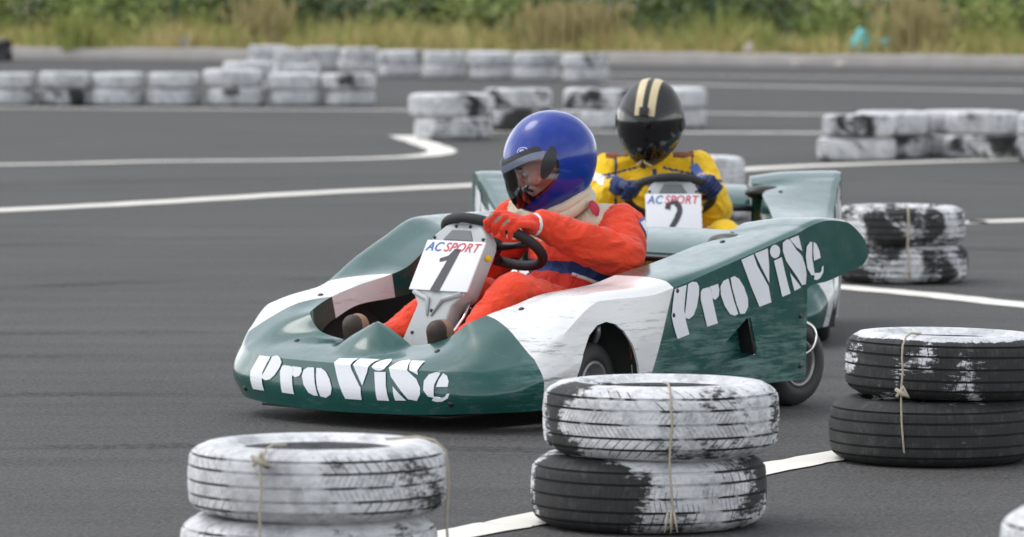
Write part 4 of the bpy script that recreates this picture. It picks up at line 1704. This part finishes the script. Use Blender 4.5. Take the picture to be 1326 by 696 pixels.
def make_helmet(name, Mx, size, shell, visor_mat, parent, deco):
    nb, nv, nt_ = 14, 12, 22
    vs, rows = [], nb + nv + nt_ + 1
    for i in range(AZ):
        az = -math.pi + 2 * math.pi * i / AZ
        lo, hi = port(az, size)
        es = list(np.linspace(E_MIN, lo, nb, endpoint=False)) + list(np.linspace(lo, hi, nv, endpoint=False)) + list(np.linspace(hi, rad(89.2), nt_ + 1))
        vs += [Mx @ helmet_pt(az, e, size) for e in es]
    fs = []
    for i in range(AZ):
        az = -math.pi + 2 * math.pi * (i + .5) / AZ
        i2 = (i + 1) % AZ
        for j in range(rows - 1):
            if nb <= j < nb + nv and abs(az) < rad(83):
                continue
            fs.append((i * rows + j, i2 * rows + j, i2 * rows + j + 1, i * rows + j + 1))
    nv0 = len(vs)
    vs.append(Mx @ helmet_pt(0, rad(90), size))
    for i in range(AZ):
        fs.append((i * rows + rows - 1, ((i + 1) % AZ) * rows + rows - 1, nv0))
    use = {}
    for f in fs:
        for a, c in zip(f, f[1:] + f[:1]):
            use[(a, c)] = use.get((a, c), 0) + 1
    cen = Mx @ Vector((0, 0, -.01))
    n0 = len(vs)
    inner = [cen + (v - cen) * .89 for v in vs]
    rim = [(a, a + n0, c + n0, c) for (a, c) in use if (c, a) not in use]
    allf = fs + [tuple(k + n0 for k in f[::-1]) for f in fs] + rim
    m2 = mesh(name, vs + inner, allf, [shell, M['lining']], True, [0] * len(fs) + [1] * (len(fs) + len(rim)))
    bm = bmesh.new()
    bm.from_mesh(m2)
    bmesh.ops.delete(bm, geom=[v for v in bm.verts if not v.link_faces], context='VERTS')
    bmesh.ops.recalc_face_normals(bm, faces=bm.faces)
    bm.to_mesh(m2)
    bm.free()
    m2.set_sharp_from_angle(angle=rad(50))
    h = obj(name, m2, parent)

    def patch(nm, fn, nu, nv_, mat, k, th=.003):
        """raised patch following the shell"""
        pv = [Mx @ helmet_pt(*fn(u / nu, v / nv_), size, k) for u in range(nu + 1) for v in range(nv_ + 1)]
        pf = [(u * (nv_ + 1) + v, (u + 1) * (nv_ + 1) + v, (u + 1) * (nv_ + 1) + v + 1, u * (nv_ + 1) + v + 1) for u in range(nu) for v in range(nv_)]
        oo = obj(nm, mesh(nm, pv, pf, mat))
        q = oo.modifiers.new('s', 'SOLIDIFY')
        q.thickness = th
        q.offset = 0
        mm = evaluate(oo)
        drop(oo)
        mm.name = nm
        mm.polygons.foreach_set('use_smooth', [True] * len(mm.polygons))
        mm.set_sharp_from_angle(angle=rad(50))
        return obj(nm, mm, h)

    def vis(u, v):
        az = rad(-83 + 166 * u)
        lo, hi = port(az, size)
        return az, lo - rad(1.5) + (hi - lo + rad(3)) * v
    patch('visor', vis, 56, 14, visor_mat, 1.022, .0022)
    deco(patch, h)
    return h


def blob_fn(az0, el0, ra, re, rot=0.0):
    """disc patch round (az0, el0) in degrees"""
    def fn(u, v):
        a = 2 * math.pi * u
        x, y = ra * v * math.cos(a), re * v * math.sin(a)
        c, s = math.cos(rad(rot)), math.sin(rad(rot))
        return rad(az0 + x * c - y * s), rad(el0 + x * s + y * c)
    return fn


def make_driver(label, loc, rz, J, mats, gmats, override, helm):
    """joints in the kart's own frame; the body is one skin from head to ankles"""
    mS, mB, mC = 0, 1, 2
    hd = J['head']
    Mh = J['headM']

    def hp(x, y, z):
        return tuple(Mh @ Vector((x + .022, y, z)))
    R3 = Mh.to_3x3()
    sL, sR, eL, eR = J['sL'], J['sR'], J['eL'], J['eR']
    wL, wR = J['wL'], J['wR']
    ch = Vector((Vector(sL) + Vector(sR)) / 2)
    nk = J['neck']
    prims = [
        ('e', (-.22, 0, .21), (.15, .185, .115), None, mS),
        ('e', J['belly'], (.155, .175, .15), None, mS),
        ('e', J['chest'], (.135, .185, .17), Matrix.Rotation(J.get('twist', 0), 3, 'Z'), mS),
        ('c', sL, .072, sR, .072, mS),
        ('c', tuple(ch), .080, nk, .060, mC),
        ('c', nk, .060, hp(-.02, 0, -.05), .052, mC),
        # arms
        ('c', sL, .078, tuple(Vector(sL).lerp(Vector(eL), .55)), .074, mS), ('c', tuple(Vector(sL).lerp(Vector(eL), .5)), .073, eL, .067, mS),
        ('c', eL, .069, tuple(Vector(eL).lerp(Vector(wL), .5)), .068, mS), ('c', tuple(Vector(eL).lerp(Vector(wL), .45)), .067, wL, .045, mS),
        ('c', sR, .077, tuple(Vector(sR).lerp(Vector(eR), .55)), .070, mS), ('c', tuple(Vector(sR).lerp(Vector(eR), .5)), .069, eR, .062, mS),
        ('c', eR, .063, tuple(Vector(eR).lerp(Vector(wR), .45)), .064, mS), ('c', tuple(Vector(eR).lerp(Vector(wR), .45)), .063, wR, .043, mS),
        # legs
        ('c', (-.16, .10, .22), .105, J['kL'], .072, mS), ('c', J['kL'], .073, J['aL'], .046, mS),
        ('c', (-.16, -.10, .22), .105, J['kR'], .072, mS), ('c', J['kR'], .073, J['aR'], .046, mS),
        # head and face
        ('e', hp(-.005, 0, .01), (.092, .074, .108), R3, 3),
        ('c', hp(.052, 0, -.078), .030, hp(.040, 0, -.06), .045, 3),
        ('c', hp(.088, .030, .018), .0125, hp(.090, .012, .016), .0125, 3), ('c', hp(.088, -.030, .018), .0125, hp(.090, -.012, .016), .0125, 3),
        ('c', hp(.088, 0, .010), .008, hp(.112, 0, -.028), .0125, 3), ('c', hp(.098, .012, -.032), .008, hp(.098, -.012, -.032), .008, 3),
        ('e', hp(.058, .040, -.025), (.030, .024, .026), R3, 3), ('e', hp(.058, -.040, -.025), (.030, .024, .026), R3, 3),
        ('c', hp(.084, .018, -.060), .0075, hp(.084, -.018, -.060), .0075, 3), ('c', hp(.080, .015, -.072), .008, hp(.080, -.015, -.072), .008, 3),
        ('c', hp(0, .074, .0), .016, hp(-.008, .078, -.025), .012, 3), ('c', hp(0, -.074, .0), .016, hp(-.008, -.078, -.025), .012, 3),
    ]
    body = blend('person', prims, mats, .0055, 4, None, override, [(Vector(eL), .15), (Vector(eR), .15), (Vector(J['kL']), .15), (Vector(J['kR']), .15), (Vector(sL) + Vector((.02, 0, -.09)), .13)], label=label, cat='person', group='kart drivers')
    body.location = (loc[0], loc[1], 0)
    body.rotation_euler = (0, 0, rz)
    for s in (1, -1):
        b = MB()
        b.add(*ellips(hp(.0805, s * .030, .002), (.0125, .0125, .0115), R3, 16))
        e = b.build('eye', M['eye'], body)
        b = MB()
        b.add(*ellips(hp(.0900, s * .0285 - .003, -.001), (.0040, .0060, .0060), R3, 12))
        b.build('iris', M['iris'], e)
        b = MB()
        b.tube([hp(.094, s * .014, .022), hp(.100, s * .026, .029), hp(.090, s * .044, .024)], [.004, .0055, .003], 8)
        b.build('eyebrow', M['hair'], body)
    b = MB()
    b.tube([hp(.084, .030, -.060), hp(.0945, .012, -.050), hp(.0945, -.012, -.050), hp(.084, -.030, -.060)], [.003, .006, .006, .003], 8)
    b.build('moustache', M['hair'], body)
    for nm, P, T, e1, ts in J['hands']:
        glove('glove', P, T, e1, gmats, body, ts)
    # shoes on the pedals, soles forward
    for an, toe in ((J['aL'], J['tL']), (J['aR'], J['tR'])):
        an, toe = Vector(an), Vector(toe)
        d = (toe - an).normalized()
        back = Vector((-1, 0, 0))
        blend('shoe', [('c', tuple(an + Vector((.0, 0, .03))), .046, tuple(an + Vector((.02, 0, -.05))), .042, 0), ('c', tuple(an + Vector((.025, 0, -.05))), .040, tuple(toe), .037, 0),
                       ('c', tuple(an + Vector((.048, 0, -.07))), .0345, tuple(toe + Vector((.022, 0, .0))), .0345, 1)], [M['tan'], M['leather']], .0055, 3, body)
    helm(body, Mh)
    return body


def headM(c, yaw, pit, roll=0):
    return Matrix.Translation(c) @ Matrix.Rotation(rad(yaw), 4, 'Z') @ Matrix.Rotation(rad(pit), 4, 'Y') @ Matrix.Rotation(rad(roll), 4, 'X')


def rim_pt(a):
    """point on the steering wheel rim and its direction there; a from straight ahead towards the left"""
    p = SW_C + (SW_F * math.cos(rad(a)) + SW_L * math.sin(rad(a))) * SW_R
    t = -SW_F * math.sin(rad(a)) + SW_L * math.cos(rad(a))
    return p, t


def wrist(P, T, e1):
    T, e1 = T.normalized(), Vector(e1).normalized()
    e1 = (e1 - T * e1.dot(T) * .5).normalized()
    e2 = T.cross(e1).normalized()
    if e2.z < 0:
        e2 = -e2
    return tuple(P + e1 * .155 + e2 * .012)


# ---- first driver
pl, tl = rim_pt(50)
pr, tr_ = rim_pt(-125)
eL, eR = Vector((-.03, .285, .485)), Vector((-.03, -.31, .42))
dl, dr = eL - pl + Vector((0, 0, .025)), eR - pr + Vector((0, 0, .025))
J1 = dict(head=(0, 0, .80), headM=headM((-.005, -.005, .795), -30, 26, 0), neck=(-.075, .0, .655), sL=(-.135, .185, .575), sR=(-.06, -.20, .585), eL=tuple(eL), eR=tuple(eR),
          wL=wrist(pl, tl, dl), wR=wrist(pr, tr_, dr), belly=(-.10, 0, .345), chest=(-.125, 0, .475), twist=rad(-12),
          kL=(.40, .20, .385), kR=(.34, -.085, .375), aL=(.655, .185, .20), aR=(.655, -.175, .20), tL=(.715, .185, .290), tR=(.715, -.175, .290),
          hands=[('l', pl, tl, dl, -1), ('r', pr, tr_, dr, 1)])


def over1(c, idx):
    x, y, z = c[:, 0], c[:, 1], c[:, 2]
    r = np.hypot(x + .085, y + .005)
    yoke = (idx == 0) & (z > .545 - .25 * np.maximum(x + .06, 0)) & (r < .20) & (y < .165 - .35 * np.maximum(.62 - z, 0))
    idx[yoke] = 2
    # navy side of the jacket below the arm, crimson flap edged in white
    tor = (idx == 0) & (z > .27) & (z < .50) & (np.hypot(x + .11, y) < .215)
    t = z - (.415 + .55 * (x + .02))
    idx[tor & (t > 0.0) & (t < .075) & (z < .47)] = 1
    idx[tor & (t <= 0.0)] = 4
    seam = (idx == 0) & (np.abs(x + .205 + .10 * (z - .5)) < .006) & (y > .06) & (z > .42)
    idx[seam] = 1
    return idx


def helm1(body, Mh):
    size = (.160, .134, .158)

    def deco(patch, h):
        # black seal above the port
        def gasket(u, v):
            az = rad(-70 + 140 * u)
            lo, hi = port(az, size)
            return az, hi + rad(1.0) + rad(6.0) * v
        patch('visor_seal', gasket, 44, 3, M['dark_plastic'], 1.016, .006)

        def lower(u, v):
            az = rad(-74 + 148 * u)
            lo, hi = port(az, size)
            return az, hi - rad(7.5) + rad(8) * v
        patch('visor_rim', lower, 44, 3, M['visor_rim'], 1.034, .004)
        for s in (1, -1):
            patch('visor_pivot', blob_fn(s * 73, 6, 19, 7.5, s * 48), 36, 6, M['dark_plastic'], 1.028, .007)
            patch('side_emblem', blob_fn(s * 44, 31, 9, 4.2, -6), 26, 3, M['emblem_ring'], 1.004, .003)
            patch('emblem_field', blob_fn(s * 44, 31, 7.2, 3.0, -6), 26, 3, M['blue_shell'], 1.010, .003)
            patch('emblem_centre', blob_fn(s * 44, 31, 4.6, 1.4, -6), 26, 3, M['emblem_ring'], 1.016, .003)

    make_helmet('helmet', Mh, size, M['blue_shell'], M['visor_clear'], body, deco)


M['lining'] = simple('helmet_lining', (.03, .03, .032), .95, spec=.1)
M['visor_rim'] = simple('visor_rim_silver', (.15, .18, .25), .25, .2, .4, .1)
M['emblem_ring'] = simple('emblem_ring', (.50, .55, .75), .35, 0, .3, .1)

drv1 = make_driver('driver in orange red suit and blue open visor helmet steering the front kart', K1, heading(TH1), J1,
                   [M['suit_red'], M['suit_blue'], M['suit_cream'], M['skin'], M['suit_dark'], M['white_cloth']],
                   [M['glove_red'], M['glove_grey'], M['white_cloth']], over1, helm1)
b = MB()
cc, axn = Vector((-.058, .004, .662)), Vector((.42, 0, .9)).normalized()
c1_ = axn.cross(Vector((0, 1, 0))).normalized()
c2_ = axn.cross(c1_)
for r_, h_, th_ in ((.082, -.012, .022), (.079, .012, .019)):
    b.tube([cc + axn * h_ + c1_ * r_ * 1.08 * math.cos(q) + c2_ * r_ * math.sin(q) + axn * .006 * math.sin(3 * q) for q in np.linspace(0, 2 * math.pi, 36, endpoint=False)], th_, 12, True)
b.build('collar', M['suit_cream'], drv1)


def body_bvh(o):
    bm = bmesh.new()
    bm.from_mesh(o.data)
    bv = BVHTree.FromBMesh(bm)
    bm.free()
    return bv


def decal(o, bv, name, org, d, up, w_, h_, mat, off=.003, n=8):
    """cloth patch laid on the suit"""
    d, up = Vector(d).normalized(), Vector(up)
    rt = d.cross(up).normalized()
    up = rt.cross(d).normalized()
    vs, good = [], []
    for i in range(n + 1):
        for j in range(n + 1):
            q = Vector(org) + rt * w_ * (i / n - .5) + up * h_ * (j / n - .5)
            hit, nr, _, _ = bv.ray_cast(q, d, 1.0)
            good.append(hit is not None)
            vs.append(hit - d * off if hit is not None else q)
    fs = [(i * (n + 1) + j, (i + 1) * (n + 1) + j, (i + 1) * (n + 1) + j + 1, i * (n + 1) + j + 1) for i in range(n) for j in range(n)]
    fs = [f for f in fs if all(good[k] for k in f)]
    return obj(name, mesh(name, vs, fs, mat), o)


bv1 = body_bvh(drv1)
pts = []
for x in np.linspace(-.24, .10, 40):
    z = .415 + .55 * (x + .02)
    hit, nr, _, _ = bv1.ray_cast(Vector((x, .25 - .0 * x, z)), Vector((0, -1, 0)), .4)
    if hit is not None and .30 < z < .475 and hit.y < .215 and (not pts or abs(hit.y - pts[-1].y) < .02):
        pts.append(hit + nr * .003)
if len(pts) > 4:
    b = MB()
    b.tube(pts, .006, 8)
    b.build('piping', M['white_cloth'], drv1)
decal(drv1, bv1, 'sleeve_patch', (-.20, .60, .60), (.12, -1, -.12), (.35, 0, 1), .045, .10, M['blue_patch'])
decal(drv1, bv1, 'sleeve_patch_edge', (-.20, .60, .60), (.12, -1, -.12), (.35, 0, 1), .028, .085, M['letter'], .005)
b = MB()       # club badge on the collar
b.add(*ellips((-.065, .132, .640), (.022, .007, .028), Matrix.Rotation(rad(28), 3, 'X'), 16))
b.build('collar_badge', M['red_patch'], drv1)

# ---- second driver
pl2, tl2 = rim_pt(66)
pr2, tr2 = rim_pt(-74)
eL2, eR2 = Vector((.0, .19, .475)), Vector((.0, -.28, .475))
dl2, dr2 = eL2 - pl2 + Vector((0, 0, .03)), eR2 - pr2 + Vector((0, 0, .03))
J2 = dict(head=(0, 0, .84), headM=headM((-.02, -.06, .822), -15, 20, -4), neck=(-.10, -.05, .685), sL=(-.13, .125, .625), sR=(-.12, -.215, .62), eL=tuple(eL2), eR=tuple(eR2),
          wL=wrist(pl2, tl2, dl2), wR=wrist(pr2, tr2, dr2), belly=(-.12, -.01, .36), chest=(-.13, -.035, .50), twist=0,
          kL=(.40, .20, .385), kR=(.40, -.20, .385), aL=(.655, .185, .20), aR=(.655, -.175, .20), tL=(.715, .185, .290), tR=(.715, -.175, .290),
          hands=[('l', pl2, tl2, dl2, -1), ('r', pr2, tr2, dr2, 1)])


def over2(c, idx):
    x, y, z = c[:, 0], c[:, 1], c[:, 2]
    for s in (.07, -.19):
        a = (idx == 0) & (z > .678) & (np.abs(y - s) < .042)
        idx[a] = 4
    pip = (idx == 0) & (np.abs(z - (.655 - .25 * np.abs(y + .06))) < .004) & (x > -.12)
    idx[pip] = 1
    zip_ = (idx == 0) & (np.abs(y + .045) < .007) & (x > -.05) & (z > .30)
    side = (idx == 0) & (np.abs(np.abs(y + .045) - .15 - .10 * np.maximum(.62 - z, 0)) < .005) & (z > .40) & (x > -.12)
    patch_ = (idx == 0) & (x > -.10) & (np.abs(z - .555) < .022) & (np.abs(y - .075) < .038)
    idx[zip_ | side] = 1
    idx[patch_] = 4
    return idx


def helm2(body, Mh):
    size = (.156, .130, .168)

    def deco(patch, h):
        for s in (-.62, .62):
            def stripe(u, v, s=s):
                el = rad(27 + 118 * v)
                off = (s * .042 + (u - .5) * .030)
                # run over the crown: constant sideways offset
                zc, xc = math.sin(el), math.cos(el)
                az = math.atan2(off / size[1], xc)
                return az, math.asin(max(-1, min(1, zc * math.sqrt(max(0, 1 - (off / size[1]) ** 2)))))
            patch('cream_stripe', stripe, 4, 30, M['cream'], 1.006, .002)

        def band(u, v):
            az = rad(-88 + 176 * u)
            lo, hi = port(az, size)
            return az, hi + rad(.5) + rad(4.0) * v
        patch('visor_seal', band, 44, 3, M['dark_plastic'], 1.018, .005)
        for s in (1, -1):
            def chin(u, v, s=s):
                return rad(s * (2 + 20 * u)), rad(-33 - 15 * u - (4 + 7 * u) * v)
            patch('chin_vent', chin, 6, 6, M['cream'], 1.05, .006)
            patch('visor_pivot', blob_fn(s * 80, 2, 9, 9), 24, 4, M['matte_black'], 1.03, .008)
        patch('chin_port', blob_fn(0, -47, 6.5, 5.5), 20, 4, M['dark_plastic'], 1.055, .012)
        b = MB()
        p = Mh @ helmet_pt(0, rad(32), size, 1.05)
        b.box((0, 0, 0), (.022, .036, .030))
        b.lathe([(.001, .016), (.008, .016), (.010, .010)], 14, Matrix.Rotation(rad(90), 4, 'Y'))
        b.v = [tuple(p + (Mh.to_3x3() @ Matrix.Rotation(rad(-32), 3, 'Y')) @ Vector(q)) for q in b.v]
        b.build('helmet_camera', M['dark_plastic'], h, False)
    make_helmet('helmet', Mh, size, M['matte_black'], M['visor_smoke'], body, deco)


drv2 = make_driver('driver in yellow suit and black helmet with cream stripes in the rear kart', K2, heading(TH2), J2,
                   [M['suit_yellow'], M['suit_blue'], M['suit_yellow'], M['skin'], M['suit_rust'], M['suit_blue']],
                   [M['glove_blue'], M['glove_blue'], M['glove_blue']], over2, helm2)
bv2 = body_bvh(drv2)
decal(drv2, bv2, 'chest_badge', (.3, -.03, .585), (-1, 0, 0), (0, 0, 1), .085, .032, M['blue_patch'], .004)
decal(drv2, bv2, 'chest_badge', (.3, -.03, .585), (-1, 0, 0), (0, 0, 1), .070, .018, M['letter'], .006)
decal(drv2, bv2, 'sleeve_patch', (.3, -.29, .60), (-1, .1, 0), (0, .3, 1), .05, .03, M['letter'], .004)
decal(drv2, bv2, 'sleeve_patch', (.3, .12, .63), (-1, 0, 0), (0, -.6, 1), .035, .05, M['blue_patch'], .004)
